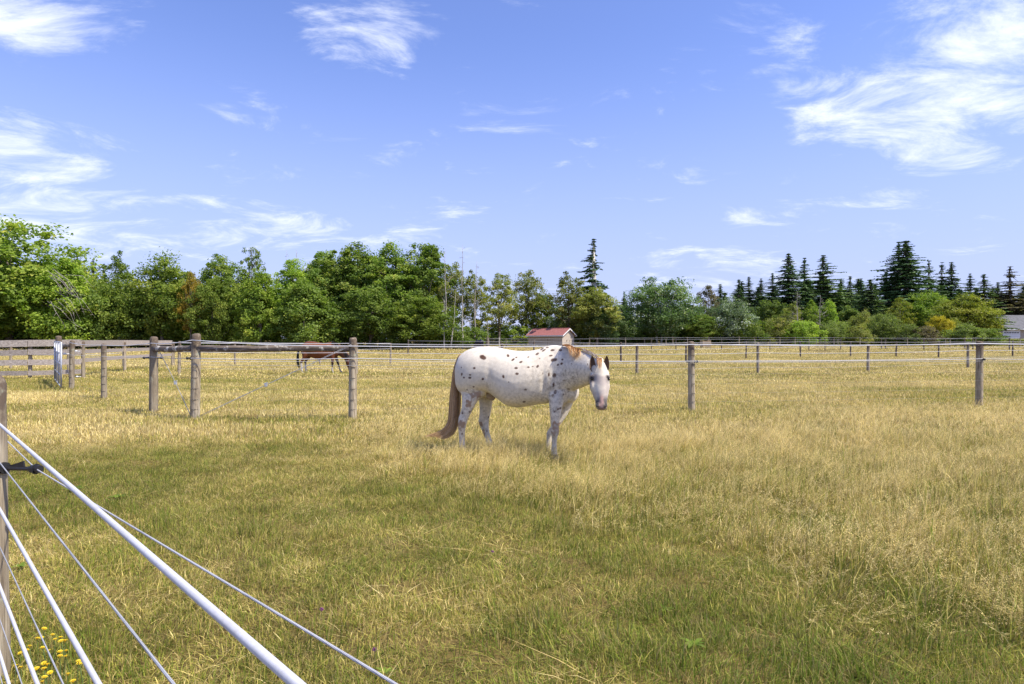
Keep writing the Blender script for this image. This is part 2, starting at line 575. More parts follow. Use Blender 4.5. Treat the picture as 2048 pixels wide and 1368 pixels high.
# ---- paddock fence with the braced corner
A_POST = [(143, 18.9, 681, .070), (208, 15.7, 687.5, .066), (307, 12.85, 674, .078), (390, 11.5, 668, .084),
          (705, 11.62, 676, .072), (1383, 13.2, 683.5, .072), (1958, 14.3, 683, .074), (2440, 15.3, 684, .072)]
A_BASE = [ground_at(px, d) for px, d, ty, r in A_POST]


def paddock_fence():
    root = empty('paddock_fence', A_BASE[3])
    tag(root, 'rope paddock fence with braced corner posts crossing behind the spotted horse', 'fence')
    tops = []
    posts = []
    for i, ((px, d, ty, r), b) in enumerate(zip(A_POST, A_BASE)):
        h = P(px, ty, d).z - b.z
        o = add_post(root, b, r, h, 20 + i, M['post'], seg=14)
        posts.append(o)
        tops.append(h)
        # staples where the wires are tied
        if px > 2100: continue
        for hz in (.22, .40, .60, .80, 1.0, 1.2):
            a0 = -math.pi / 2 + .35
            pts = [Vector((math.cos(a0 + k * .16) * r * 1.03, math.sin(a0 + k * .16) * r * 1.03, hz + .008 * math.sin(k * 2.1))) for k in range(-4, 5)]
            mb = MB(); mb.tube(pts, .0042, 4)
            mb.build('wire_tie', M['staple'], o)
    fr = [A_BASE[i] + Vector((0, -A_POST[i][3] - .012, 0)) for i in range(len(A_BASE))]

    def hline(hs, idx, r, mat, name, sag=.015):
        pts = [fr[i] + Vector((0, 0, hs[k])) for k, i in enumerate(idx)]
        add_line(root, pts, r, mat, name, sag)
    # top and middle ropes
    hline([1.45, 1.38, 1.45, 1.49], [0, 1, 2, 3], .009, M['rope'], 'rope', .03)
    hline([1.49, 1.395, 1.425, 1.435, 1.44], [3, 4, 5, 6, 7], .0095, M['rope'], 'rope', .03)
    hline([1.08, 1.10, 1.17, 1.16], [0, 1, 2, 3], .006, M['rope'], 'rope', .01)
    hline([1.16, 1.17, 1.075, 1.09, 1.09], [3, 4, 5, 6, 7], .0075, M['rope'], 'rope', .02)
    for hz in (1.04, .80, .60, .40, .22):
        hline([hz] * 5, [3, 4, 5, 6, 7], .0035 if hz > 1 else .0012, M['wire'] if hz > 1 else M['steel'], 'wire', .004)
        hline([hz] * 4, [0, 1, 2, 3], .0012, M['steel'], 'wire', .004)
    # round brace rails
    for i, j, zi, zj in ((3, 4, P(0, 697, 11.5).z, P(0, 697, 11.6).z), (2, 3, P(0, 698, 12.8).z, P(0, 698, 11.5).z)):
        rd = random.Random(i)
        a = Vector((A_BASE[i].x, A_BASE[i].y, zi)); b = Vector((A_BASE[j].x, A_BASE[j].y, zj))
        d = (b - a).normalized(); ln = (b - a).length
        pts = []; rr = []
        for k in range(15):
            t = k / 14
            p = a + d * (.06 + t * (ln - .12)); p.z += .006 * math.sin(t * 7 + i)
            pts.append(p); rr.append(.060 * (1 + rd.uniform(-.07, .07)) * (1.05 - .1 * t))
        mb = MB(); mb.tube(pts, rr, 12, True, .03, rd)
        o = mb.build('brace_rail', M['rail'], root, True, root.location)
    # diagonal brace wires with tensioners
    for (pa, pb, pm) in ((P(703, 691, 11.55), P(394, 836, 11.42), P(532, 770, 11.45)),
                         (P(312, 690, 12.75), P(384, 838, 11.45), P(351, 766, 12.1))):
        for off in (.0, .022):
            add_line(root, [pa + Vector((0, 0, off)), pm + Vector((0, 0, off * .15)), pb + Vector((0, 0, off))], .0036, M['wire'], 'brace_wire', 0, 6, 3)
        mb = MB()
        mb.box(pm, (.045, .03, .05)); mb.tube([pm - Vector((0, .025, .012)), pm + Vector((0, .025, -.012))], .02, 8)
        mb.tube([pm + Vector((-.04, 0, .02)), pm + Vector((.03, 0, .045))], .008, 6)
        mb.build('wire_tensioner', M['galv'], root, False, root.location)
    # black insulators holding the middle rope
    for i, hz, dx in ((2, 1.15, (-1, -.2, 0)), (2, 1.15, (1, -.2, 0)), (3, 1.16, (-1, -.4, 0)), (5, 1.07, (-1, -.5, 0)), (5, 1.07, (1, -.5, 0)), (6, 1.08, (.3, -1, 0))):
        p = A_BASE[i] + Vector((0, 0, hz)) + Vector(dx).normalized() * A_POST[i][3] * .9
        add_insulator(root, p, dx, .11 if i == 2 else .05)


paddock_fence()


# ---- generic rope fences further back
def rope_fence(name, label, posts, r, h, mat, rope_h, rope_r, seed=0, ropemat=None, group=None, seg=8, sag=.03, lean=.0):
    bases = [ground_at(px, d) for px, d in posts]
    root = empty(name, bases[0])
    tag(root, label, 'fence', group)
    rd = random.Random(seed)
    for i, b in enumerate(bases):
        o = add_post(root, b, r * rd.uniform(.92, 1.08), h * rd.uniform(.97, 1.03), seed * 50 + i, mat, seg=seg)
        if lean: o.rotation_euler = (rd.uniform(-lean, lean), rd.uniform(-lean, lean), 0)
    for hz, rr in zip(rope_h, rope_r):
        pts = [b + Vector((0, -r - .01, hz + rd.uniform(-.02, .02))) for b in bases]
        add_line(root, pts, rr, ropemat or M['rope'], 'rope', sag, 4, 4)
    return root


rope_fence('rope_fence', 'dark post and white rope fence just in front of the grazing bay horse',
           [(358, 26.4), (712, 27.9), (1004, 28.7), (1274, 29.4), (1516, 30.3), (1736, 31.9), (1936, 34.0), (2110, 36.5)],
           .068, 1.46, M['post'], (1.40, 1.0, .62, .3), (.013, .011, .008, .004), 3, seg=10, lean=.015)
rope_fence('rope_fence', 'rope fence behind the bay horse between the braced corner and the far white posts',
           [(345, 36.0), (470, 37.7), (640, 39.5), (781, 41.0)], .065, 1.42, M['post'], (1.38, 1.0), (.014, .011), 4, seg=8, lean=.02)
rope_fence('rope_fence', 'dark post and white rope fence across the middle of the right field',
           [(816, 62.0), (1068, 56.0), (1242, 45.0), (1372, 44.8), (1492, 51.0), (1601, 55.0), (1701, 56.0), (1792, 56.5), (1877, 55.0), (2025, 57.0), (2120, 58)],
           .068, 1.44, M['post_dark'], (1.38, .92), (.012, .011), 5, seg=8, lean=.03)
rope_fence('rope_fence', 'thin dark post fence in front of the red roofed shed',
           [(908, 84), (1012, 82), (1095, 80), (1194, 79), (1303, 78), (1352, 76), (1443, 75), (1540, 76), (1618, 75), (1650, 77), (1681, 76)],
           .06, 1.42, M['post_dark'], (1.36, .8), (.010, .009), 6, seg=6, lean=.03)
rope_fence('rope_fence', 'far dark post fence at the right before the willow bushes',
           [(1763, 80), (1771, 78), (1848, 77), (1930, 78), (1946, 79), (2019, 74), (2075, 74)],
           .075, 1.5, M['post_dark'], (1.4,), (.008,), 7, seg=6, lean=.03)
dl = [(-60 + i * 36.5, 97 + 5 * math.sin(i * .12)) for i in range(30)]
rope_fence('white_post_fence', 'long white post fence along the foot of the left wood', dl, .06, 1.42,
           M['post_white'], (1.36, .80), (.011, .010), 8, seg=6, lean=.012)
rope_fence('white_post_fence', 'shorter white post fence close in front of the wood behind the bay horse',
           [(470, 88), (548, 88), (586, 89), (690, 90), (736, 90), (780, 91), (830, 91), (874, 92)], .085, 1.46,
           M['post_white'], (1.38, .9), (.011, .010), 9, seg=6, lean=.012)
rope_fence('rope_fence', 'farthest pale post fence along the foot of the poplars right of the shed',
           [(1160 + i * 43, 103 + 3 * math.sin(i)) for i in range(21)], .06, 1.45, M['post'], (1.38,), (.008,), 10, seg=6, lean=.02)
rope_fence('rope_fence', 'pale post fence with sagging ropes in front of the farthest fence on the right',
           [(1179, 92), (1251, 91), (1346, 90), (1418, 89), (1478, 91), (1510, 90), (1560, 88), (1590, 90), (1668, 91), (1720, 90), (1815, 92), (1900, 91), (1952, 90), (2040, 92)],
           .06, 1.5, M['post'], (1.44,), (.008,), 11, seg=6, lean=.03)


# ---- board fence and gate on the left
def board_fence():
    b0 = ground_at(163, 24.0)
    root = empty('board_fence', b0)
    tag(root, 'grey weathered board fence behind the metal gate at the left', 'fence')
    near = [ground_at(px, d) for px, d in ((-190, 22.6), (-60, 23.0), (56, 23.4), (163, 24.0))]
    far = [ground_at(px, d) for px, d in ((163, 24.0), (247, 30.0), (345, 36.0))]
    rd = random.Random(5)
    for i, b in enumerate(near + far[1:]):
        add_post(root, b + Vector((0, .1, 0)), .068, 1.44 if i < 4 else 1.42, 200 + i, M['post'], seg=10)

    def board(a, b, hz, w, t=.04, name='board'):
        a = Vector(a); b = Vector(b); d = (b - a).normalized(); n = Vector((d.y, -d.x, 0))
        if n.y > 0: n = -n
        L_ = (b - a).length
        za, zb = hz + rd.uniform(-.015, .015), hz + rd.uniform(-.015, .015)
        ns = 7
        V = []; Fc = []
        for k in range(ns):
            tt = k / (ns - 1)
            p = a + d * (L_ * tt)
            z = p.z * 0 + a.z + (b.z - a.z) * tt + za + (zb - za) * tt
            wig = rd.uniform(-.006, .006)
            for (dz, dn) in ((-w / 2 + wig, 0), (w / 2 + wig, 0), (w / 2 + wig, t), (-w / 2 + wig, t)):
                q = p + n * dn; V.append(Vector((q.x, q.y, z + dz)) - root.location)
        for k in range(ns - 1):
            for e in range(4):
                e2 = (e + 1) % 4
                Fc.append((k * 4 + e, k * 4 + e2, k * 4 + 4 + e2, k * 4 + 4 + e))
        Fc.append((3, 2, 1, 0)); Fc.append(tuple((ns - 1) * 4 + e for e in range(4)))
        mesh_obj(name, V, Fc, M['board'], root)
    for i in range(len(near) - 1):
        for hz, w in ((1.37, .25), (1.04, .21), (.665, .21), (.27, .17)):
            board(near[i] + Vector((.01, 0, 0)), near[i + 1] - Vector((.01, 0, 0)), hz, w)
    for i in range(len(far) - 1):
        for hz, w in ((1.37, .25), (1.04, .155), (.69, .155)):
            board(far[i] + Vector((.01, 0, 0)), far[i + 1] - Vector((.01, 0, 0)), hz, w)


board_fence()

rope_fence('rope_fence', 'rope fence seen through the boards of the grey board fence',
           [(-60, 32), (22, 32.0), (137, 30), (247, 33.5)], .06, 1.38, M['post'], (1.3, .8), (.012, .01), 12, seg=8)


def gate():
    gp = ground_at(117, 22.2)
    G0 = ground_at(122.3, 18.7); G1 = ground_at(109.5, 22.4)
    root = empty('tube_gate', G0)
    tag(root, 'galvanised metal tube gate standing open, seen almost edge on', 'gate')
    d = (G1 - G0); ln = d.length; d.normalize()

    def rail(p, q, r, name):
        mb = MB(); mb.tube([p, q], r, 8); mb.build(name, M['galv'], root, True, root.location)
    up = Vector((0, 0, 1))
    z0, z1 = .12, 1.46
    for t in (0, .33, .66, 1):
        rail(G0 + d * ln * t + up * z0, G0 + d * ln * t + up * z1, .026 if t in (0, 1) else .024, 'upright')
    for z in (z0, .46, .80, 1.13, z1):
        rail(G0 + up * z, G1 + up * z, .017, 'rail')
    post = empty('gate_post', gp)
    tag(post, 'thick round gate post with a pale rounded top beside the tube gate', 'post')
    add_post(post, gp, .098, P(0, 672, 22.2).z - gp.z, 77, M['post'], seg=14)
    mb = MB()
    a = Vector((gp.x, gp.y, 1.36)); b = Vector((A_BASE[0].x, A_BASE[0].y + .05, 1.38))
    mb.tube([a, a.lerp(b, .5), b], [.075, .07, .07], 10)
    mb.build('brace_rail', M['rail'], post, True, post.location)
    for px, py, dd, mt in ((129, 707.5, 20.2, 'white_pl'), (152, 702.5, 23.6, 'white_pl'), (154, 753.5, 23.6, 'white_pl')):
        k = P(px, py, dd)
        mb = MB(); mb.tube([k - Vector((.05, 0, .0)), k, k + Vector((.05, 0, .01))], [.02, .035, .015], 8)
        mb.tube([k + Vector((.04, 0, 0)), k + Vector((.15, .0, .0))], .012, 6)
        mb.build('rope_handle', M[mt], post, True, post.location)


gate()

# ------------------------------------------------------------------ horses
def ring_loft(rings, seg=28):
    """rings: (center, side vec, up vec, half side, half up, half down, pinch top, exponent)"""
    V = []; Fc = []
    n = len(rings)
    for c, sv, uv, ws, hu, hd, pin, ex in rings:
        for k in range(seg):
            a = 2 * math.pi * k / seg
            cs, sn = math.cos(a), math.sin(a)
            x = math.copysign(abs(cs) ** ex, cs) * ws
            y = math.copysign(abs(sn) ** ex, sn)
            if sn > 0:
                x *= (1 - pin * abs(y) ** 1.5)
            y *= hu if sn > 0 else hd
            V.append(c + sv * x + uv * y)
    for i in range(n - 1):
        for k in range(seg):
            k2 = (k + 1) % seg
            Fc.append((i * seg + k, i * seg + k2, (i + 1) * seg + k2, (i + 1) * seg + k))
    Fc.append(tuple(range(seg))[::-1])
    Fc.append(tuple((n - 1) * seg + k for k in range(seg)))
    return V, Fc


def catmull(rows, sub=3):
    """resample a list of equal-length float tuples smoothly"""
    A = np.array(rows, float); out = []
    n = len(A)
    for i in range(n - 1):
        p0, p1, p2, p3 = A[max(0, i - 1)], A[i], A[i + 1], A[min(n - 1, i + 2)]
        for k in range(sub):
            t = k / sub
            out.append(0.5 * ((2 * p1) + (-p0 + p2) * t + (2 * p0 - 5 * p1 + 4 * p2 - p3) * t * t + (-p0 + 3 * p1 - 3 * p2 + p3) * t ** 3))
    out.append(A[-1])
    return out


def fuse(pieces, voxel, smooth_it, name):
    mb = MB()
    for V, Fc in pieces: mb.add(V, Fc)
    o = mb.build(name + '_tmp', None)
    # consistent normals
    import bmesh
    bm = bmesh.new(); bm.from_mesh(o.data); bmesh.ops.recalc_face_normals(bm, faces=bm.faces); bm.to_mesh(o.data); bm.free()
    r = o.modifiers.new('r', 'REMESH'); r.mode = 'VOXEL'; r.voxel_size = voxel; r.use_smooth_shade = True
    s = o.modifiers.new('s', 'SMOOTH'); s.factor = 0.5; s.iterations = smooth_it
    dg = bpy.context.evaluated_depsgraph_get()
    me = bpy.data.meshes.new_from_object(o.evaluated_get(dg))
    me.name = name
    old = o.data
    bpy.data.objects.remove(o); bpy.data.meshes.remove(old)
    me.polygons.foreach_set('use_smooth', [True] * len(me.polygons))
    return me


def strand_mesh(guides, n, width, spread, rd, nseg=10, lnmin=.72):
    """hair as thin ribbons; guides: list of polylines (list of Vector); each strand blends two neighbours"""
    V = []; Fc = []; A = []
    for s in range(n):
        g = rd.uniform(0, len(guides) - 1.001); i = int(g); f = g - i
        off = Vector((rd.gauss(0, 1), rd.gauss(0, 1), rd.gauss(0, .5))) * spread
        ln = rd.uniform(lnmin, 1.0)
        w = width * rd.uniform(.6, 1.3)
        ph = rd.uniform(0, 6.28)
        col = rd.random()
        pts = []
        for k in range(nseg):
            t = k / (nseg - 1) * ln
            def samp(pl):
                q = t * (len(pl) - 1); j = min(int(q), len(pl) - 2)
                return pl[j].lerp(pl[j + 1], q - j)
            p = samp(guides[i]).lerp(samp(guides[i + 1]), f) if len(guides) > 1 else samp(guides[0])
            p = p + off * (.25 + t) + Vector((math.sin(t * 5 + ph), math.cos(t * 4 + ph), 0)) * spread * .3 * t
            pts.append(p)
        b = len(V)
        an = rd.uniform(0, math.pi)
        for k, p in enumerate(pts):
            a = pts[max(0, k - 1)]; c = pts[min(nseg - 1, k + 1)]
            tg = (c - a).normalized()
            u = tg.cross(Vector((math.cos(an), math.sin(an), .2))).normalized()
            ww = w * (1 - .75 * (k / (nseg - 1)) ** 2)
            V.append(p - u * ww); V.append(p + u * ww)
            A += [col, col]
        for k in range(nseg - 1):
            Fc.append((b + 2 * k, b + 2 * k + 1, b + 2 * k + 3, b + 2 * k + 2))
    return V, Fc, A


def hair_mat(name, stops):
    m, nt, b = new_mat(name)
    a = attr(nt, 'v')
    r = ramp(nt, stops, a.outputs['Fac'])
    nt.links.new(r.outputs[0], b.inputs['Base Color'])
    b.inputs['Roughness'].default_value = 0.55
    b.inputs['Specular IOR Level'].default_value = 0.3
    return m


def zpt(zx, zy, d):
    """point of the 4.45x enlargement of the spotted horse (origin 820, 650)"""
    return P(820 + zx * .22461, 650 + zy * .22455, d)


def zp_scale(d): return .2246 * d / F


def leg_rings(rows, yaw_side, fwd):
    """rows: zx, zy, d, half width along the body (m), half width across (m)"""
    out = []
    rr = catmull(rows, 3)
    for zx, zy, d, wx, wy in rr:
        out.append((zpt(zx, zy, d), fwd, yaw_side, wx, wy, wy, 0, .95))
    return out


def coat_mat():
    m, nt, b = new_mat('spotted white coat')
    ca = attr(nt, 'coat')
    n1 = noise_node(nt, 26, 6, .7)
    n2 = noise_node(nt, 7, 4, .6)
    n3 = noise_node(nt, 140, 3, .6)
    g = attr(nt, 'grime')
    f = nmath(nt, 'MULTIPLY', ramp(nt, [(.42, (0, 0, 0)), (.66, (1, 1, 1))], n1.outputs[0]).outputs[0], g.outputs['Fac'], clamp=True)
    c = mixrgb(nt, f, ca.outputs['Color'], (.30, .245, .18))
    f2 = nmath(nt, 'MULTIPLY', ramp(nt, [(.45, (0, 0, 0)), (.8, (.5, .5, .5))], n2.outputs[0]).outputs[0], nmath(nt, 'MULTIPLY_ADD', g.outputs['Fac'], .8, .25), clamp=True)
    c = mixrgb(nt, f2, c, (.47, .42, .35))
    c = mixrgb(nt, .22, c, ramp(nt, [(.3, (.6, .58, .55)), (.6, (1, 1, 1))], n3.outputs[0]).outputs[0], 'MULTIPLY')
    nt.links.new(c, b.inputs['Base Color'])
    b.inputs['Roughness'].default_value = .62
    b.inputs['Specular IOR Level'].default_value = .22
    b.inputs['Sheen Weight'].default_value = .15
    bump(nt, b, n3.outputs[0], .15, .004)
    return m


def spotted_horse():
    base = ground_at(1030, 8.2)
    root = empty('horse', base)
    tag(root, 'white horse with brown spots standing in the long grass, head turned to the camera', 'horse')
    ax = (zpt(1300, 450, 8.05) - zpt(480, 450, 8.40)); ax.z = 0; ax.normalize()
    side = Vector((-ax.y, ax.x, 0))      # away from camera
    if side.y < 0: side = -side
    up = Vector((0, 0, 1))
    trunk = [  # zx, top, bottom, half width, pinch
        (424, 372, 520, .09, .0), (436, 318, 560, .155, .0), (462, 262, 600, .205, .05), (520, 221, 622, .255, .12), (600, 197, 615, .285, .18),
        (700, 188, 600, .295, .25), (790, 198, 650, .305, .25), (880, 218, 712, .33, .22), (970, 231, 730, .34, .22),
        (1070, 231, 720, .33, .25), (1150, 214, 704, .305, .36), (1230, 184, 697, .275, .5), (1310, 180, 695, .25, .5),
        (1380, 215, 692, .22, .35), (1440, 330, 672, .17, .1), (1480, 430, 630, .11, .0), (1496, 500, 590, .05, 0)]
    rings = []
    for zx, t, b_, w, pin in catmull(trunk, 3):
        d = 8.42 + (8.04 - 8.42) * (zx - 420) / (1480 - 420)
        c = zpt(zx, (t * .47 + b_ * .53), d)
        top = zpt(zx, t, d).z; bot = zpt(zx, b_, d).z
        rings.append((c, side, up, max(w, .01), top - c.z, c.z - bot, pin, .80))
    pieces = [ring_loft(rings, 40)]
    # neck, swinging round to the camera
    neck = [(1300, 182, 650, 8.07, .19), (1390, 193, 612, 8.00, .165), (1470, 210, 578, 7.90, .145), (1540, 232, 552, 7.78, .128),
            (1600, 262, 530, 7.66, .115), (1650, 300, 505, 7.56, .10), (1690, 330, 480, 7.48, .085)]
    rr = catmull(neck, 3); rings = []
    cs = [zpt(zx, (t + b_) / 2, d) for zx, t, b_, d, w in rr]
    for i, (zx, t, b_, d, w) in enumerate(rr):
        tg = cs[min(i + 1, len(cs) - 1)] - cs[max(i - 1, 0)]; tg.z = 0; tg.normalize()
        sv = Vector((-tg.y, tg.x, 0))
        hh = (b_ - t) / 2 * zp_scale(d)
        rings.append((cs[i], sv, up, w, hh, hh, .45, .95))
    pieces.append(ring_loft(rings, 30))
    # head seen from the front
    fwd = Vector((.10, -1, 0)).normalized(); sv = Vector((1, .10, 0)).normalized()
    head = [  # zy, cx, half width (zoom px), front distance, half depth
        (288, 1688, 20, 7.50, .045), (308, 1689, 34, 7.47, .075), (345, 1690, 48, 7.44, .10), (385, 1690, 68, 7.422, .115), (415, 1690, 80, 7.41, .125), (450, 1690, 86, 7.395, .135),
        (490, 1690, 88, 7.378, .142), (540, 1690, 87, 7.355, .145), (590, 1693, 79, 7.335, .135), (630, 1698, 66, 7.32, .112),
        (665, 1702, 55, 7.307, .094), (700, 1704, 51, 7.297, .085), (728, 1705, 50, 7.294, .077), (746, 1706, 43, 7.303, .062), (757, 1706, 26, 7.325, .035)]
    rings = []
    for zy, cx, hw, dfront, hd in catmull(head, 3):
        c = zpt(cx, zy, dfront + hd)
        rings.append((c, sv, fwd, hw * zp_scale(dfront + hd), hd, hd, .32, .88))
    pieces.append(ring_loft(rings, 30))

    def blob(zx, zy, d, rx, ry, rz, tilt=0.0):
        rings = []
        c0 = zpt(zx, zy, d)
        n = 12
        for i in range(n + 1):
            t = -math.cos(math.pi * i / n)
            s = max(.03, math.sin(math.pi * i / n))
            tv = (up * math.cos(tilt) + ax * math.sin(tilt))
            sv2 = (ax * math.cos(tilt) - up * math.sin(tilt))
            rings.append((c0 + tv * t * rz, sv2, side, rx * s, ry * s, ry * s, 0, 1))
        return ring_loft(rings, 18)
    pieces += [blob(1310, 470, 7.945, .16, .10, .32, .25), blob(1335, 600, 7.975, .13, .10, .17), blob(1420, 600, 8.02, .11, .12, .13),
               blob(1420, 590, 8.22, .13, .10, .15), blob(560, 440, 8.22, .17, .11, .30, .1), blob(600, 550, 8.255, .15, .09, .19, .5),
               blob(600, 470, 8.56, .19, .10, .30), blob(725, 640, 8.33, .06, .045, .05, .6), blob(700, 612, 8.33, .09, .07, .07, .6)]
    # cheeks, brow ridges, nostril rims
    for sx in (-1, 1):
        pieces.append(blob(1690 + sx * 58, 545, 7.49, .042, .085, .085))
        pieces.append(blob(1690 + sx * 74, 452, 7.455, .020, .05, .028))
        pieces.append(blob(1705 + sx * 36, 712, 7.315, .024, .030, .030))
    legs = {
        'nf': [(1320, 450, 8.02, .05, .04), (1314, 530, 7.97, .11, .07), (1306, 600, 7.935, .118, .088), (1302, 660, 7.905, .098, .082), (1300, 720, 7.885, .087, .070), (1295, 790, 7.87, .070, .056), (1291, 850, 7.865, .058, .050),
               (1289, 900, 7.86, .054, .048), (1290, 940, 7.86, .056, .050), (1289, 980, 7.86, .046, .043), (1286, 1015, 7.87, .035, .033), (1284, 1065, 7.87, .033, .031),
               (1282, 1108, 7.87, .037, .037), (1283, 1138, 7.86, .033, .034), (1287, 1158, 7.85, .044, .045), (1290, 1180, 7.85, .055, .054), (1290, 1196, 7.85, .058, .056)],
        'ff': [(1385, 500, 8.10, .05, .04), (1392, 570, 8.17, .11, .07), (1398, 650, 8.24, .10, .08), (1385, 720, 8.26, .080, .066), (1355, 800, 8.25, .066, .055), (1315, 870, 8.24, .056, .05),
               (1275, 920, 8.23, .054, .048), (1252, 955, 8.22, .052, .047), (1243, 990, 8.22, .040, .04), (1238, 1030, 8.21, .034, .033), (1233, 1070, 8.21, .036, .036),
               (1236, 1098, 8.2, .033, .034), (1242, 1120, 8.2, .045, .045), (1246, 1150, 8.2, .056, .054)],
        'nh': [(550, 430, 8.36, .08, .05), (548, 500, 8.31, .20, .085), (560, 570, 8.275, .20, .10), (556, 620, 8.25, .150, .095), (540, 660, 8.235, .118, .084), (524, 705, 8.225, .096, .070), (504, 760, 8.22, .080, .056), (482, 815, 8.22, .071, .048),
               (470, 855, 8.22, .064, .046), (464, 905, 8.22, .052, .042), (461, 955, 8.23, .043, .037), (462, 1000, 8.23, .038, .034), (463, 1045, 8.23, .037, .036),
               (466, 1080, 8.22, .041, .040), (474, 1106, 8.21, .036, .036), (482, 1124, 8.2, .046, .046), (486, 1150, 8.2, .058, .055)],
        'fh': [(640, 470, 8.45, .08, .05), (658, 540, 8.52, .18, .08), (668, 600, 8.56, .135, .09), (671, 650, 8.57, .104, .08), (673, 720, 8.57, .087, .068), (665, 800, 8.57, .078, .056), (655, 855, 8.57, .078, .048), (662, 900, 8.57, .064, .045),
               (673, 940, 8.57, .051, .040), (684, 980, 8.56, .044, .036), (694, 1010, 8.56, .042, .037), (704, 1040, 8.55, .043, .040), (711, 1064, 8.55, .038, .037), (717, 1082, 8.54, .047, .046), (720, 1112, 8.54, .058, .055)]}
    for k, rows in legs.items():
        pieces.append(ring_loft(leg_rings(rows, side, ax), 20))
    # point of the hocks
    pieces += [blob(447, 838, 8.22, .028, .026, .05), blob(628, 868, 8.57, .028, .026, .05)]
    me = fuse(pieces, .0085, 14, 'body')
    n = len(me.vertices)
    co = np.empty(n * 3); me.vertices.foreach_get('co', co); co = co.reshape(-1, 3)
    nn = np.empty(n * 3); me.vertices.foreach_get('normal', nn); nn = nn.reshape(-1, 3)
    # eye sockets and nostrils pressed in
    ZX = ((co[:, 0] / co[:, 1] * F + CX) - 820) / .22461
    ZY = ((CY - (co[:, 2] - H) / co[:, 1] * F) - 650) / .22455
    is_head = (co[:, 1] < 7.66) & (ZX > 1585)
    for ex, ey, rx, ry, dep in ((1620, 478, 24, 22, .012), (1765, 476, 22, 22, .012), (1668, 700, 14, 20, .018), (1742, 698, 12, 20, .018)):
        q = ((ZX - ex) / rx) ** 2 + ((ZY - ey) / ry) ** 2
        w = np.where(is_head & (nn[:, 1] < .15), np.exp(-q * 1.3), 0) * dep
        co[:, 1] += w
    # coat colour: near side marks keep their place on the body
    col = np.tile(np.array([.77, .69, .55]), (n, 1))
    grime = np.full(n, .24)

    def put(mask, c): 
        w = np.clip(mask, 0, 1)[:, None]
        col[:] = col * (1 - w) + np.array(c) * w
    nearside = (nn @ np.array(side)) < .25
    body = ~is_head
    fr = np.array([mnoise.noise(Vector(p) * 9) for p in co])
    fr2 = np.array([mnoise.noise(Vector(p) * 28) for p in co])
    fr3 = np.array([mnoise.noise(Vector(p) * 4) for p in co])

    def gauss(cx, cy, rx, ry): return np.exp(-(((ZX - cx) / rx) ** 2 + ((ZY - cy) / ry) ** 2))
    # dirty lower neck, shoulder, belly and legs
    grime += .75 * gauss(1420, 480, 170, 150) + .45 * gauss(1330, 640, 130, 120) + .35 * gauss(950, 660, 280, 90) + .25 * gauss(1110, 470, 120, 140)
    grime += .8 * gauss(560, 620, 90, 60) + .5 * (ZY > 730) + .25 * gauss(1200, 560, 90, 200) + .3 * gauss(690, 520, 40, 120)
    co += nn * (fr3 * .006 + fr * .0022)[:, None] * (~is_head)[:, None]
    # ribs and the groove behind the shoulder
    rib = np.sin(ZX * .16 + ZY * .03) * gauss(930, 430, 150, 130) * .0004 - .016 * gauss(1188, 520, 22, 110) - .014 * gauss(700, 500, 26, 110)
    co += nn * (rib * nearside * body)[:, None]
    spots = [(648, 288, 30, 20, 25), (872, 271, 15, 13, 0), (918, 309, 17, 9, -40), (947, 288, 9, 5, -20), (985, 330, 16, 9, -15), (1133, 258, 18, 9, -30),
             (1175, 214, 17, 7, -30), (1192, 224, 19, 7, -35), (1222, 200, 14, 5, -10), (1270, 223, 18, 9, -5), (1337, 223, 15, 9, 0), (1255, 273, 18, 8, -10),
             (1282, 312, 31, 15, -15), (1358, 308, 9, 8, 0), (1318, 355, 12, 9, -30), (1350, 344, 14, 10, -35), (1055, 286, 10, 5, -25), (1053, 377, 13, 8, 0),
             (1092, 370, 9, 5, -10), (1137, 367, 10, 15, 25), (945, 386, 15, 9, 0), (953, 436, 14, 11, 0), (832, 459, 11, 15, -10), (572, 384, 11, 10, 0),
             (460, 437, 8, 13, 10), (479, 467, 9, 9, 0), (535, 443, 10, 7, 0), (533, 470, 13, 10, 0), (647, 482, 11, 9, 0), (457, 378, 5, 7, 0), (566, 550, 8, 7, 0),
             (510, 577, 6, 6, 0), (1027, 576, 14, 8, 0), (1015, 684, 15, 9, 0), (1236, 441, 8, 18, 0), (1287, 447, 15, 21, 15), (1277, 534, 10, 24, 5),
             (1294, 598, 13, 21, 15), (1272, 627, 10, 13, 10), (1182, 430, 5, 8, 0), (1155, 298, 6, 5, 0), (1338, 743, 8, 11, 35), (1316, 750, 9, 12, 40),
             (1288, 770, 11, 8, -30), (1365, 620, 8, 9, 0), (1412, 570, 12, 6, 10), (465, 785, 8, 12, 0), (532, 772, 9, 9, 0), (552, 768, 6, 14, 15), (463, 970, 7, 11, 0),
             (455, 940, 6, 7, 0), (700, 820, 5, 10, 0), (880, 508, 6, 5, 0), (1585, 350, 6, 9, 0), (1440, 345, 6, 5, 0), (1452, 462, 5, 5, 0), (1488, 440, 5, 4, 0), (685, 945, 6, 10, 0)]
    for cx, cy, rx, ry, an in spots:
        a = math.radians(an); dx = ZX - cx; dy = ZY - cy
        u = (dx * math.cos(a) + dy * math.sin(a)) / rx; v = (-dx * math.sin(a) + dy * math.cos(a)) / ry
        q = np.sqrt(u * u + v * v) + fr2 * .28
        put(np.where(nearside & body, np.clip((1.12 - q) / .22, 0, 1), 0), (.085, .034, .016))
    # a different set on the far side
    rd = random.Random(2)
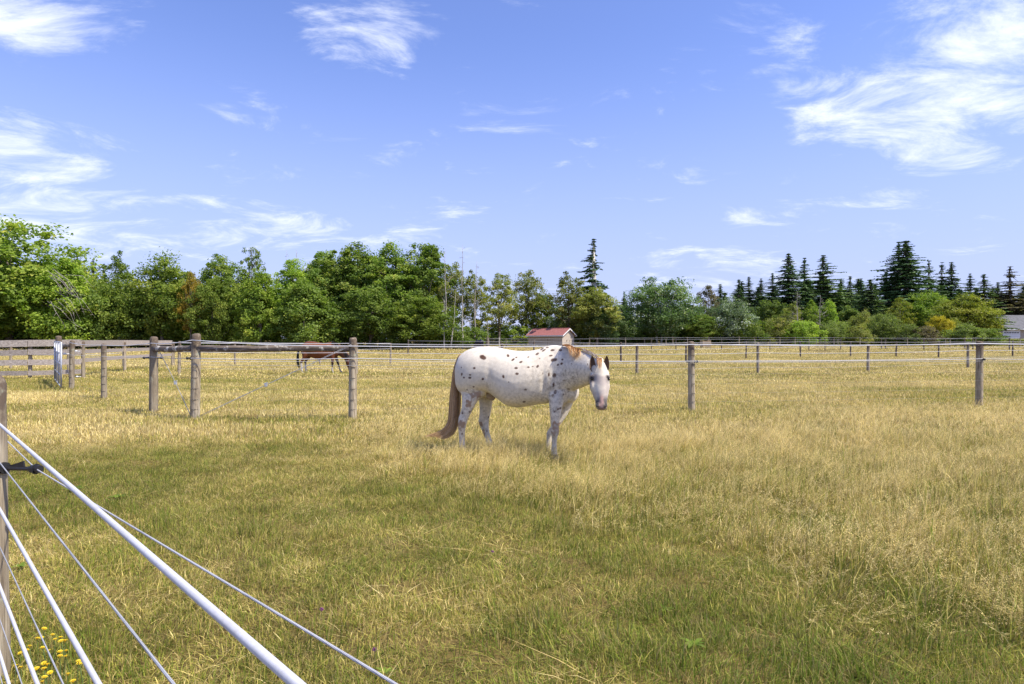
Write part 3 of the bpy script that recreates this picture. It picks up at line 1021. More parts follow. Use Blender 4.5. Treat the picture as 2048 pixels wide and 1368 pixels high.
    for k in range(34):
        cx, cy, r0 = rd.uniform(440, 1380), rd.uniform(230, 620), rd.uniform(7, 24)
        q = np.sqrt(((ZX - cx) / r0) ** 2 + ((ZY - cy) / (r0 * rd.uniform(.5, .9))) ** 2) + fr2 * .28
        put(np.where(~nearside & body, np.clip((1.12 - q) / .22, 0, 1), 0), (.085, .034, .016))
    # brown patches on the legs
    for cx, cy, rx, ry in ((1295, 895, 40, 40), (1298, 950, 40, 45), (455, 880, 34, 40), (588, 618, 42, 34), (532, 700, 28, 52), (625, 880, 24, 24), (655, 950, 16, 50)):
        q = ((ZX - cx) / rx) ** 2 + ((ZY - cy) / ry) ** 2
        put(np.clip((1.0 - q + fr2 * 2.0 + fr * .8) / .9, 0, .85), (.29, .145, .06))
    # hooves
    put(np.clip((co[:, 2] - .085) / -.02, 0, 1) * body, (.19, .15, .11))
    # sheath
    put(np.where((np.abs(ZX - 728) < 50) & (np.abs(ZY - 640) < 45) & (co[:, 1] > 8.2) & (co[:, 1] < 8.45), .75, 0), (.24, .15, .11))
    # face: pinkish grey mottling, dark eye rims and lips, pink strip on the nose
    put(np.where(is_head, np.clip((fr + .30) * 1.8, 0, .7) * (ZY > 440), 0), (.36, .30, .28))
    put(np.where(is_head, np.clip((fr3 * .9 + fr2 * .7 + .12) * 2.0, 0, .62) * ((np.abs(ZX - 1705) > 34) & (ZY > 490)), 0), (.24, .205, .20))
    for ex in (1614, 1769):
        put(np.where(is_head, np.clip(1.25 - np.sqrt(((ZX - ex) / 30) ** 2 + ((ZY - 478) / 40) ** 2) + fr2 * .3, 0, .92), 0), (.10, .08, .075))
    nose = np.clip((ZY - 640 + np.abs(ZX - 1702) * .2 + fr * 26) / 40, 0, 1)
    put(np.where(is_head, nose * .93, 0), (.075, .065, .068))
    strip = np.clip(1.3 - np.abs(ZX - 1706 - fr2 * 12) / 18, 0, 1) * np.clip((ZY - 610) / 40, 0, 1)
    put(np.where(is_head, strip, 0), (.52, .32, .265))
    put(np.where(is_head, np.clip((ZY - 728 + fr2 * 14) / 14, 0, .8), 0), (.22, .14, .11))
    for ex in (1668, 1744):
        put(np.where(is_head, np.clip(1.4 - np.sqrt(((ZX - ex) / 11) ** 2 + ((ZY - 700) / 17) ** 2), 0, 1), 0), (.015, .012, .012))
    co2 = co - np.array(root.location)
    me.vertices.foreach_set('co', co2.ravel())
    ca = me.color_attributes.new('coat', 'FLOAT_COLOR', 'POINT')
    ca.data.foreach_set('color', np.hstack([col, np.ones((n, 1))]).ravel())
    ga = me.attributes.new('grime', 'FLOAT', 'POINT'); ga.data.foreach_set('value', np.clip(grime, 0, 1))
    me.materials.append(coat_mat())
    me.update()
    bo = bpy.data.objects.new('body', me); COL.objects.link(bo); bo.parent = root

    def child(name, V, Fc, mat, A=None, smooth=True):
        o = mesh_obj(name, [tuple(Vector(v) - root.location) for v in V], Fc, mat, root, smooth)
        if A is not None:
            at = o.data.attributes.new('v', 'FLOAT', 'POINT'); at.data.foreach_set('value', A)
        return o
    # eyes
    eye_m = plain('dark horse eye', (.012, .008, .006), .08, 0, .1)
    for ex, d in ((1617, 7.452), (1767, 7.470)):
        c = zpt(ex, 477, d - .012)
        rings = []
        for i in range(9):
            t = -math.cos(math.pi * i / 8); s = max(.02, math.sin(math.pi * i / 8))
            rings.append((c + up * t * .021, sv, fwd, .021 * s, .023 * s, .021 * s, 0, 1))
        V, Fc = ring_loft(rings, 14)
        child('eye', V, Fc, eye_m)
    # ears: hollow leaf shapes, dark inside
    ear_m = plain('dark brown ear', (.12, .068, .042), .8, 0, .3, 60)
    rim_m = plain('ear back', (.30, .22, .16), .75, 0, .2, 60)
    for cx, lean, d in ((1626, -4, 7.455), (1747, 6, 7.475)):
        outl = [(0, -44, 10), (0, -20, 26), (0, 5, 27), (0, 30, 25), (0, 60, 20), (0, 80, 11), (0, 98, 2)]
        V = []; Fc = []
        segs = 9
        for _, hgt, hw in outl:
            for k in range(segs):
                t = -1 + 2 * k / (segs - 1)
                bow = (1 - t * t)
                V.append(zpt(cx + lean * (hgt / 100) + t * hw, 370 - hgt, d + .034 * bow * (hw / 27)))
        for i in range(len(outl) - 1):
            for k in range(segs - 1):
                a = i * segs + k
                Fc.append((a, a + 1, a + segs + 1, a + segs))
        child('ear', V, Fc, ear_m)
        V2 = [v + Vector((0, .009, 0)) for v in V]
        e = child('ear_back', V2, Fc, rim_m)
    # tail: dark core and many strands
    tail_m = hair_mat('tail hair', [(0, (.30, .165, .07)), (.45, (.56, .33, .155)), (.75, (.74, .51, .27)), (1, (.86, .68, .44))])

    def curve_pts(rows): return [zpt(*r) for r in catmull(rows, 4)]
    dt = 8.45
    g1 = curve_pts([(446, 262, dt - .03), (418, 340, dt - .05), (385, 460, dt - .08), (366, 600, dt - .1), (356, 740, dt - .12), (348, 850, dt - .13), (300, 930, dt - .15), (215, 966, dt - .17), (128, 992, dt - .2)])
    g2 = curve_pts([(452, 262, dt), (428, 340, dt - .03), (404, 460, dt - .06), (392, 600, dt - .08), (385, 740, dt - .1), (375, 850, dt - .12), (345, 925, dt - .14), (285, 980, dt - .16), (240, 1000, dt - .18)])
    g3 = curve_pts([(456, 266, dt + .02), (436, 345, dt), (424, 460, dt - .02), (420, 600, dt - .04), (418, 740, dt - .06), (408, 850, dt - .08), (385, 930, dt - .10), (340, 990, dt - .12), (290, 1015, dt - .14)])
    g4 = curve_pts([(460, 270, dt + .04), (440, 350, dt + .02), (436, 460, dt), (446, 600, dt - .02), (442, 740, dt - .04), (428, 850, dt - .05), (405, 920, dt - .06), (380, 965, dt - .06), (355, 990, dt - .06)])
    mb = MB()
    core = catmull([(452, 268, dt, .030), (424, 345, dt - .02, .045), (402, 470, dt - .04, .056), (398, 610, dt - .05, .062), (394, 740, dt - .07, .060), (382, 850, dt - .08, .050), (352, 930, dt - .11, .036), (300, 985, dt - .14, .018)], 3)
    mb.tube([zpt(a, b, c) for a, b, c, r in core], [r * .82 for a, b, c, r in core], 10)
    core_m = plain('tail under hair', (.27, .16, .08), .8, 0, .3, 40)
    rdh = random.Random(4)
    V, Fc, A = strand_mesh([g1, g2, g3, g4], 1700, .0022, .010, rdh, 16, .88)
    to = child('tail', V, Fc, tail_m, A)
    V = mb.V; o = mesh_obj('tail_core', [tuple(Vector(v) - root.location) for v in V], mb.F, core_m, to, True)
    # mane: falls on the near side, then lies along the crest; forelock between the ears
    mane_m = hair_mat('mane hair', [(0, (.50, .24, .08)), (.4, (.72, .40, .15)), (.75, (.80, .53, .26)), (1, (.82, .64, .43))])
    mane_p = hair_mat('pale mane hair', [(0, (.58, .38, .22)), (.5, (.72, .58, .42)), (1, (.82, .76, .66))])
    gs = []
    for i, (x, y, d, ex, ey) in enumerate([(1352, 184, 8.0, 1368, 165), (1395, 178, 7.97, 1418, 240), (1425, 185, 7.94, 1435, 300), (1450, 198, 7.92, 1458, 312), (1475, 208, 7.89, 1478, 318), (1500, 212, 7.86, 1500, 295), (1520, 216, 7.84, 1512, 262)]):
        gs.append([zpt(x, y + 6, d + .02), zpt(x + (ex - x) * .12, y - 8, d - .03), zpt(x + (ex - x) * .4, y + (ey - y) * .28, d - .14), zpt(x + (ex - x) * .75, y + (ey - y) * .65, d - .175), zpt(ex, ey, d - .185)])
    V, Fc, A = strand_mesh(gs, 620, .0022, .009, rdh, 9, .45)
    child('mane', V, Fc, mane_m, A)
    gs = []
    for i in range(9):
        t = i / 8
        x = 1515 + t * 150; y = 222 + 66 * t * t + 10 * t; d = 7.84 - t * .30
        gs.append([zpt(x, y - 4, d + .03), zpt(x + 8, y - 12, d - .02), zpt(x + 22, y + 4, d - .07), zpt(x + 38, y + 34, d - .10)])
    V, Fc, A = strand_mesh(gs, 520, .0020, .005, rdh, 8)
    child('mane', V, Fc, mane_p, A)
    gs = []
    for i in range(5):
        t = i / 4 - .5
        gs.append([zpt(1688 + t * 40, 292, 7.50), zpt(1687 + t * 46, 300, 7.43), zpt(1688 + t * 44, 335, 7.40), zpt(1690 + t * 26, 372, 7.385), zpt(1691 + t * 10, 400, 7.38)])
    V, Fc, A = strand_mesh(gs, 130, .0018, .003, rdh, 9, .3)
    child('forelock', V, Fc, mane_m, A)


spotted_horse()


def grazing_horse_meshes():
    """bay horse with its head down, local: x forward, z up, origin under the barrel"""
    up = Vector((0, 0, 1)); sd = Vector((0, 1, 0)); fx = Vector((1, 0, 0))
    trunk = [(-.84, 1.14, .92, .10, 0), (-.80, 1.26, .82, .18, 0), (-.68, 1.37, .78, .25, .1), (-.50, 1.42, .74, .28, .2), (-.30, 1.41, .66, .29, .25), (-.05, 1.36, .60, .31, .25), (.20, 1.34, .60, .30, .28),
             (.40, 1.38, .64, .27, .45), (.55, 1.40, .66, .24, .5), (.68, 1.34, .70, .20, .3), (.78, 1.20, .76, .14, 0), (.84, 1.10, .86, .06, 0)]
    pieces = []
    rings = []
    for x, t, b_, w, pin in catmull(trunk, 3):
        c = (t + b_) / 2
        rings.append((Vector((x, 0, c)), sd, up, max(w, .02), t - c, c - b_, pin, .92))
    pieces.append(ring_loft(rings, 28))
    neck = [(.55, 1.12, .27, .16), (.75, 1.06, .24, .13), (.95, .92, .20, .11), (1.12, .74, .16, .095), (1.22, .60, .13, .085)]
    cs = [Vector((x, 0, z)) for x, z, hh, w in neck]
    rings = []
    for i, (x, z, hh, w) in enumerate(neck):
        tg = (cs[min(i + 1, 4)] - cs[max(i - 1, 0)]).normalized()
        uv = Vector((-tg.z, 0, tg.x))
        rings.append((cs[i], sd, uv, w, hh, hh, .3, 1))
    pieces.append(ring_loft(rings, 20))
    head = [(1.17, .70, .08, .075), (1.21, .58, .13, .10), (1.25, .44, .135, .10), (1.28, .30, .105, .075), (1.30, .17, .08, .06), (1.31, .08, .07, .055), (1.31, .04, .04, .04)]
    cs = [Vector((x, 0, z)) for x, z, hh, w in head]
    rings = []
    for i, (x, z, hh, w) in enumerate(head):
        tg = (cs[min(i + 1, 6)] - cs[max(i - 1, 0)]).normalized()
        rings.append((cs[i], sd, Vector((-tg.z, 0, tg.x)), w, hh, hh, .1, 1))
    pieces.append(ring_loft(rings, 18))

    def leg(rows, y):
        rings = [(Vector((x, y, z)), fx, sd, wx, wy, wy, 0, 1) for x, z, wx, wy in catmull(rows, 3)]
        pieces.append(ring_loft(rings, 14))
    fore = [(.55, .95, .14, .08), (.56, .78, .10, .075), (.56, .62, .075, .06), (.56, .46, .056, .05), (.56, .41, .055, .05), (.555, .32, .036, .034), (.55, .17, .034, .034), (.555, .12, .04, .04), (.575, .075, .042, .042), (.59, .0, .056, .055)]
    leg(fore, -.15)
    leg([(x + (.95 - z) * .34, z, a, b) for x, z, a, b in fore], .15)
    hind = [(-.62, 1.0, .24, .10), (-.60, .84, .18, .10), (-.66, .70, .105, .08), (-.75, .58, .075, .056), (-.80, .50, .064, .048), (-.80, .40, .046, .04), (-.79, .25, .037, .036), (-.785, .16, .041, .041), (-.76, .09, .04, .04), (-.74, .0, .056, .055)]
    leg(hind, -.15)
    leg([(x + .10, z, a, b) for x, z, a, b in hind], .15)
    me = fuse(pieces, .016, 5, 'body')
    n = len(me.vertices)
    co = np.empty(n * 3); me.vertices.foreach_get('co', co); co = co.reshape(-1, 3)
    return me, co


def coat_simple():
    m, nt, b = new_mat('bay coat')
    ca = attr(nt, 'coat')
    n1 = noise_node(nt, 18, 4)
    c = mixrgb(nt, .5, ca.outputs['Color'], ramp(nt, [(.3, (.7, .7, .7)), (.7, (1.1, 1.1, 1.1))], n1.outputs[0]).outputs[0], 'MULTIPLY')
    nt.links.new(c, b.inputs['Base Color'])
    b.inputs['Roughness'].default_value = .42
    b.inputs['Specular IOR Level'].default_value = .4
    return m


def grazing_horses():
    me, co = grazing_horse_meshes()
    n = len(co)

    def paint(me, bay):
        col = np.tile(np.array([.20, .062, .022]) if bay else np.array([.014, .014, .022]), (n, 1))
        x, y, z = co[:, 0], co[:, 1], co[:, 2]
        if bay:
            w = np.clip((.58 - z) / .12, 0, 1)[:, None] * (x < .95)[:, None]
            col = col * (1 - w) + np.array([.016, .011, .009]) * w
            w = np.clip((.30 - z) / .05, 0, 1)[:, None] * (x < .95)[:, None]
            w2 = np.where(x < 0, np.clip((.48 - z) / .05, 0, 1), 0)[:, None]
            w = np.maximum(w, w2)
            col = col * (1 - w) + np.array([.58, .54, .48]) * w
            w = (np.clip((z - 1.28) / .12, 0, .5) * (x < .6))[:, None]
            col = col * (1 - w) + np.array([.10, .04, .02]) * w
            w = (np.clip((x - .45) / .4, 0, .55))[:, None]
            col = col * (1 - w) + np.array([.07, .028, .014]) * w
        ca = me.color_attributes.new('coat', 'FLOAT_COLOR', 'POINT')
        ca.data.foreach_set('color', np.hstack([col, np.ones((n, 1))]).ravel())
        me.update()
    me2 = me.copy()
    paint(me, True); paint(me2, False)
    cm = coat_simple(); me.materials.append(cm); me2.materials.append(cm)
    hair = hair_mat('black horse hair', [(0, (.008, .007, .007)), (1, (.035, .028, .025))])
    rd = random.Random(9)

    def rest(root):
        V, Fc, A = strand_mesh([[Vector((-.80, dy, 1.25)), Vector((-.93, dy, 1.12)), Vector((-1.0, dy * 1.3, .80)), Vector((-.99, dy * 1.4, .5)), Vector((-.93, dy, .20))] for dy in (-.05, 0, .05)], 500, .006, .018, rd, 9)
        mesh_obj('tail', V, Fc, hair, root, True).data.attributes.new('v', 'FLOAT', 'POINT').data.foreach_set('value', A)
        V, Fc, A = strand_mesh([[Vector((x, 0, z)), Vector((x + .03, -.05, z + .03)), Vector((x + .02, -.13, z - .08)), Vector((x, -.15, z - .2))] for x, z in ((.5, 1.42), (.72, 1.30), (.95, 1.11), (1.14, .86), (1.24, .74))], 420, .005, .01, rd, 6)
        mesh_obj('mane', V, Fc, hair, root, True).data.attributes.new('v', 'FLOAT', 'POINT').data.foreach_set('value', A)
        for s in (-1, 1):
            mb = MB(); mb.tube([(1.13, s * .06, .70), (1.11, s * .075, .78), (1.10, s * .08, .86), (1.10, s * .08, .90)], [.03, .036, .02, .003], 8)
            mb.build('ear', hair, root, True)
    b = ground_at(641, 29.3)
    root = empty('horse', b, 0.06); root.scale = (1.05, 1.05, 1.05)
    tag(root, 'bay horse with white socks grazing behind the brace rail', 'horse')
    o = bpy.data.objects.new('body', me); COL.objects.link(o); o.parent = root
    rest(root)
    b = ground_at(958, 66)
    root = empty('horse', b, math.radians(118))
    tag(root, 'distant dark horse just showing above the spotted horse\'s rump', 'horse')
    o = bpy.data.objects.new('body', me2); COL.objects.link(o); o.parent = root
    rest(root)


grazing_horses()

# ------------------------------------------------------------------ shed and house
def shed():
    m_wall, nt, b = new_mat('tan siding')
    n1 = noise_node(nt, 1.2, 4)
    r = ramp(nt, [(.3, (.46, .39, .31)), (.7, (.55, .47, .38))], n1.outputs[0])
    nt.links.new(r.outputs[0], b.inputs['Base Color']); b.inputs['Roughness'].default_value = .8
    m_roof = plain('red metal roof', (.34, .135, .12), .5, .1, .15, 3)
    m_trim = plain('white trim', (.80, .79, .76), .6)
    m_dark = plain('dark hardware', (.05, .045, .04), .5, .5)
    al = math.radians(35)
    u = Vector((math.cos(al), -math.sin(al), 0)); w = Vector((math.sin(al), math.cos(al), 0)); up = Vector((0, 0, 1))
    near = ground_at(1124.5, 98.0)
    near.z -= .05
    L_, W_ = 6.35, 3.75
    he, hr = 2.02, 2.98
    root = empty('shed', near)
    tag(root, 'tan shed with red metal roof and white trim across the field', 'shed')

    def Q(a, bb, z): return u * a + w * bb + up * z      # local: near corner at origin, long side along -u, gable along +w
    mb = MB(); mb.prism([Q(-L_, 0, -.3), Q(0, 0, -.3), Q(0, 0, he), Q(-L_, 0, he)], w * .1); mb.build('wall', m_wall, root)
    mb = MB(); mb.prism([Q(-L_, W_, -.3), Q(0, W_, -.3), Q(0, W_, he), Q(-L_, W_, he)], -w * .1); mb.build('wall', m_wall, root)
    for a, s in ((0, -1), (-L_, 1)):
        mb = MB(); mb.prism([Q(a, .1, -.3), Q(a, W_ - .1, -.3), Q(a, W_ - .1, he), Q(a, W_ / 2, hr - .08), Q(a, .1, he)], u * (.1 * s)); mb.build('gable_wall', m_wall, root)
    # siding battens
    for k in range(1, 16):
        mb = MB(); a = -L_ * k / 16
        mb.prism([Q(a - .02, 0, 0), Q(a + .02, 0, 0), Q(a + .02, 0, he - .05), Q(a - .02, 0, he - .05)], -w * .02); mb.build('batten', m_wall, root)
    ov = .33
    sl = (hr - he) / (W_ / 2)
    for s in (0, 1):
        e = -ov if s == 0 else W_ + ov
        ze = he - ov * sl
        p = [Q(-L_ - ov, e, ze), Q(ov, e, ze), Q(ov, W_ / 2, hr), Q(-L_ - ov, W_ / 2, hr)]
        mb = MB(); mb.prism(p, up * .05); ro = mb.build('roof', m_roof, root)
        for k in range(18):
            a = -L_ - ov + (L_ + 2 * ov) * (k + .5) / 18
            mb = MB(); mb.prism([Q(a - .025, e, ze + .05), Q(a + .025, e, ze + .05), Q(a + .025, W_ / 2, hr + .05), Q(a - .025, W_ / 2, hr + .05)], up * .035); mb.build('roof_rib', m_roof, ro)
        mb = MB(); mb.prism([Q(-L_ - ov, e, ze - .14), Q(ov, e, ze - .14), Q(ov, e, ze + .045), Q(-L_ - ov, e, ze + .045)], w * (-.03 if s == 0 else .03)); mb.build('fascia', m_trim, root)
        for a in (ov + .002, -L_ - ov - .032):
            mb = MB(); mb.prism([Q(a, e, ze - .14), Q(a, W_ / 2, hr - .14), Q(a, W_ / 2, hr + .045), Q(a, e, ze + .045)], u * .03); mb.build('barge_board', m_trim, root)
    mb = MB(); mb.tube([Q(-L_ - ov, W_ / 2, hr + .06), Q(ov, W_ / 2, hr + .06)], .06, 6); mb.build('ridge_cap', m_roof, root)
    mb = MB(); mb.prism([Q(.0, W_ * .32, 0), Q(.0, W_ * .68, 0), Q(.0, W_ * .68, 1.9), Q(.0, W_ * .32, 1.9)], u * .03); do = mb.build('door', m_wall, root)
    mb = MB(); mb.box(Q(.06, W_ * .36, 1.05), (.08, .08, .22)); mb.build('handle', m_dark, do)


shed()


def house():
    m_roof = plain('grey shingle roof', (.13, .13, .135), .9, 0, .25, 1.5)
    m_wall = plain('tan house wall', (.42, .37, .30), .8, 0, .1, .6)
    m_white = plain('white door paint', (.82, .83, .84), .5, 0, .03)
    m_glass = plain('dark door glass', (.03, .04, .05), .15)
    d = 168
    s = d / F
    x0 = (1990 - CX) * s
    zb = 2.0
    root = empty('house', (x0, d, zb))
    tag(root, 'house with grey roof and white garage door at the right edge', 'house')
    he = H - (657 - CY) * s - zb; hr = H - (630 - CY) * s - zb
    ln = 22.0; dep = 9.0
    mb = MB(); mb.prism([(1.0, .9, -.5), (ln, .9, -.5), (ln, .9, he), (1.0, .9, he)], (0, .2, 0)); mb.build('wall', m_wall, root)
    mb = MB(); mb.prism([(1.0, 1.1, -.5), (1.0, dep, -.5), (1.0, dep, he), (1.0, dep / 2 + .5, hr - .2), (1.0, 1.1, he)], (.2, 0, 0)); mb.build('gable_wall', m_wall, root)
    mb = MB(); mb.prism([(.9, 0, he - .15), (ln + 1, 0, he - .15), (ln + 1, dep / 2 + .5, hr), (-.4, dep / 2 + .5, hr)], (0, 0, .18)); mb.build('roof', m_roof, root)
    mb = MB(); mb.prism([(.9, dep + 1, he - .15), (ln + 1, dep + 1, he - .15), (ln + 1, dep / 2 + .5, hr), (-.4, dep / 2 + .5, hr)], (0, 0, .18)); mb.build('roof', m_roof, root)
    mb = MB(); mb.prism([(.95, -.06, he - .34), (ln + 1, -.06, he - .34), (ln + 1, -.06, he - .02), (.95, -.06, he - .02)], (0, .05, 0)); mb.build('gutter', m_white, root)
    gx0 = (2010 - 1990) * s; gx1 = (2045.5 - 1990) * s
    gt = H - (659.5 - CY) * s - zb; gb_ = gt - 2.3
    mb = MB(); mb.prism([(gx0, .82, gb_), (gx1, .82, gb_), (gx1, .82, gt), (gx0, .82, gt)], (0, .06, 0)); dr = mb.build('garage_door', m_white, root)
    for k in range(1, 4):
        z = gb_ + (gt - gb_) * k / 4
        mb = MB(); mb.box(((gx0 + gx1) / 2, .81, z), (gx1 - gx0 - .1, .03, .035)); mb.build('panel_joint', m_wall, dr)
    for k in range(6):
        w = (gx1 - gx0) * .88 / 6
        cx = gx0 + (gx1 - gx0) * .06 + w * (k + .5)
        mb = MB(); mb.box((cx, .80, gb_ + (gt - gb_) * .66), (w * .78, .03, .24)); mb.build('pane', m_glass, dr)


house()


def feeder():
    b = ground_at(1411, 86)
    root = empty('hay_feeder', b)
    tag(root, 'small tan wooden hay feeder beside the far right fences', 'feeder')
    wd = plain('tan plank', (.40, .30, .19), .9, 0, .25, 3)
    for k in range(5):
        mb = MB(); mb.box((0, -.55, .14 + k * .2), (1.1, .03, .17)); mb.build('plank', wd, root)
        mb = MB(); mb.box((-.57, 0, .14 + k * .2), (.03, 1.05, .17)); mb.build('plank', wd, root)
        mb = MB(); mb.box((.57, 0, .14 + k * .2), (.03, 1.05, .17)); mb.build('plank', wd, root)
    for sx in (-1, 1):
        for sy in (-1, 1):
            mb = MB(); mb.box((sx * .50, sy * .48, .55), (.09, .09, 1.15)); mb.build('post', wd, root)


feeder()

# ------------------------------------------------------------------ trees
def leaves_mesh(name, C, N, S, col, elong=1.5):
    """kite shaped leaf faces. C centres, N normals, S sizes, col random value per face"""
    n = len(C)
    t = rng.normal(size=(n, 3))
    u = np.cross(N, t); u /= np.linalg.norm(u, axis=1)[:, None] + 1e-9
    v = np.cross(N, u); v /= np.linalg.norm(v, axis=1)[:, None] + 1e-9
    s = S[:, None]
    fold = N * s * .18
    V = np.stack([C - u * s * elong * .5, C - v * s * .5 + fold, C + u * s * elong * .5, C + v * s * .5 + fold], 1).reshape(-1, 3)
    me = bpy.data.meshes.new(name)
    me.vertices.add(n * 4); me.vertices.foreach_set('co', V.ravel())
    me.loops.add(n * 4); me.loops.foreach_set('vertex_index', np.arange(n * 4))
    me.polygons.add(n); me.polygons.foreach_set('loop_start', np.arange(0, n * 4, 4)); me.polygons.foreach_set('loop_total', np.full(n, 4))
    a = me.attributes.new('v', 'FLOAT', 'FACE'); a.data.foreach_set('value', col)
    me.update()
    return me


def unit(a): return a / (np.linalg.norm(a, axis=1)[:, None] + 1e-9)


def deciduous(seed, w, h, base, nclump, nleaf, leaf, shape='round', droop=0.0, hole=.0, multi=1, limbs_out=0.0):
    """crown + trunk meshes, crown width w, height h, crown starting at base*h"""
    r_ = np.random.default_rng(seed); rd = random.Random(seed)
    ch = h * (1 - base); cz = h * base + ch / 2
    # clump centres in the crown envelope, pushed to its outside, uneven outline
    cl = []
    while len(cl) < nclump:
        p = r_.uniform(-1, 1, 3)
        q = np.linalg.norm(p)
        if q > 1 or q < .30: continue
        t = (p[2] + 1) / 2
        if shape == 'round': k = 1.0
        elif shape == 'tall': k = .72 + .4 * math.sin(t * math.pi) - .22 * t
        elif shape == 'cone': k = 1.15 - .75 * t
        elif shape == 'vase': k = .62 + .55 * t
        elif shape == 'bush': k = 1.12 - .25 * t
        an = math.atan2(p[1], p[0])
        lob = 1 + .20 * math.sin(an * 3 + seed) + .13 * math.sin(an * 5 + seed * 2 + t * 6) + r_.normal() * .05
        if r_.random() < hole * (1 - q * .5): continue
        cl.append((p[0] * w / 2 * k * lob, p[1] * w / 2 * k * lob, cz + p[2] * ch / 2 * (1 + .05 * r_.normal())))
    cl = np.array(cl)
    cr = r_.uniform(.055, .12, nclump) * w * (1.0 + .3 * r_.normal(size=nclump)).clip(.6, 1.5)
    n = nclump * nleaf
    idx = np.repeat(np.arange(nclump), nleaf)
    off = r_.normal(size=(n, 3)); off = unit(off) * (r_.random(n) ** .45)[:, None]
    sc = np.array([1.15, 1.15, .85 if droop == 0 else 1.15])
    C = cl[idx] + off * cr[idx][:, None] * sc
    # stray twigs that break the outline
    k = int(n * .03)
    C[:k] += unit(r_.normal(size=(k, 3))) * (r_.random(k) ** 2 * w * .06)[:, None]
    if droop: C[:, 2] -= droop * w * .08 * r_.random(n) * (np.abs(off[:, 2]))
    out = unit(C - np.array([0, 0, cz * .9])) * .55 + np.array([0, 0, .55])
    N = unit(out + r_.normal(size=(n, 3)) * .75)
    S = leaf * r_.uniform(.6, 1.35, n)
    clc = r_.random(nclump)
    col = (.55 * clc[idx] + .45 * r_.random(n)).clip(0, 1)
    keep = C[:, 2] > .05
    me = leaves_mesh('crown', C[keep], N[keep], S[keep], col[keep])
    mb = MB()
    # trunk and limbs reaching into the crown
    for m_ in range(multi):
        ox = (m_ - (multi - 1) / 2) * w * .06
        tw = max(.08, h * .016) / (multi ** .5)
        pts = [Vector((ox, 0, -.3))]
        lean = rd.uniform(-.04, .04) + ox * .10 / max(w, 1)
        for k in range(1, 8):
            t = k / 7
            pts.append(Vector((ox + (lean * h * t) + rd.uniform(-1, 1) * w * .012, rd.uniform(-1, 1) * w * .012, h * .90 * t)))
        mb.tube(pts, [tw * (1.25 - 1.12 * k / 7) for k in range(8)], 7)
        for k in range(16 // multi + 3):
            t = rd.uniform(max(base * .7, .12), .85)
            p0 = pts[0].lerp(pts[-1], t)
            tgt = Vector(cl[rd.randrange(nclump)])
            if tgt.z < p0.z - .1 * h: continue
            if limbs_out: tgt = tgt + Vector((0, -limbs_out, 0))
            mid = p0.lerp(tgt, .5) + Vector((0, 0, -.02 * h))
            mb.tube([p0, mid, p0.lerp(tgt, .95)], [tw * .42 * (1.1 - t * .6), tw * .26, tw * .07], 5)
    return me, mb


def conifer(seed, w, h, levels, density=1.0, bare_side=0.0, bare_base=.06, ragged=.15, tip=1.0):
    r_ = np.random.default_rng(seed); rd = random.Random(seed)
    Cs = []; Ns = []; Ss = []; cols = []
    asym = rd.uniform(.05, .25); asan = rd.uniform(0, 6.28)
    mb = MB()
    mb.tube([(0, 0, -.3), (0, 0, h * .5), (0, 0, h * .985)], [h * .012 * (1.7 if bare_side else 1), h * .0075 * (2.0 if bare_side else 1), .02], 7)
    for i in range(levels):
        t = bare_base + (1 - bare_base) * (i + r_.random()) / levels
        if t > .99: continue
        prof = (1 - t) ** .90
        if t < .22: prof *= .75 + .25 * t / .22
        if r_.random() < .10: continue
        nb = int(round((4 + 5 * (1 - t)) * density))
        prof *= r_.uniform(.78, 1.12)
        for j in range(nb):
            an = r_.uniform(0, 2 * math.pi)
            ln = w / 2 * prof * (1 + r_.normal() * ragged) + .16 * tip
            if bare_side:
                # sparse where the branches face +x and the camera
                if math.cos(an) * .8 - math.sin(an) * .6 > .25 and r_.random() < bare_side: continue
            ln *= 1 + asym * math.cos(an - asan)
            if ln < .15: ln = .15
            z0 = t * h
            rise = .30 * (t - .35) * ln
            m = max(4, int(9 * ln / (w / 2) * 1.6) + 3)
            f = np.linspace(.12, 1, m)
            x = math.cos(an) * ln * f; y = math.sin(an) * ln * f
            z = z0 + rise * f - .26 * ln * f ** 1.7 + (.08 * ln * np.clip(f - .75, 0, 1) * 3)
            c0 = np.stack([x, y, z], 1)
            side = np.array([-math.sin(an), math.cos(an), 0])
            for q in range(4):
                lat = r_.uniform(-1, 1, m) * (.24 * ln * (1.15 - f)) 
                c = c0 + side * lat[:, None] + np.array([0, 0, 1]) * (-.10 * np.abs(lat) - r_.random(m) * .05 * ln)[:, None]
                Cs.append(c)
                nn_ = np.tile(np.array([math.cos(an) * .35, math.sin(an) * .35, .9]), (m, 1)) + r_.normal(size=(m, 3)) * .75
                Ns.append(nn_)
                Ss.append(np.full(m, h * .0145) * r_.uniform(.6, 1.35, m) * (.65 + .5 * (1 - f)) * (.50 + .60 * (1 - t)))
                cols.append((.35 * r_.random() + .65 * r_.random(m)))
            if rd.random() < .35:
                mb.tube([(0, 0, z0), tuple(c0[-1] * .9 + np.array([0, 0, z0]) * 0 + np.array([0, 0, .0]))], [h * .0022, .012], 4)
    C = np.concatenate(Cs); N = unit(np.concatenate(Ns)); S = np.concatenate(Ss); col = np.concatenate(cols)
    return leaves_mesh('crown', C, N, S, col, 2.1), mb


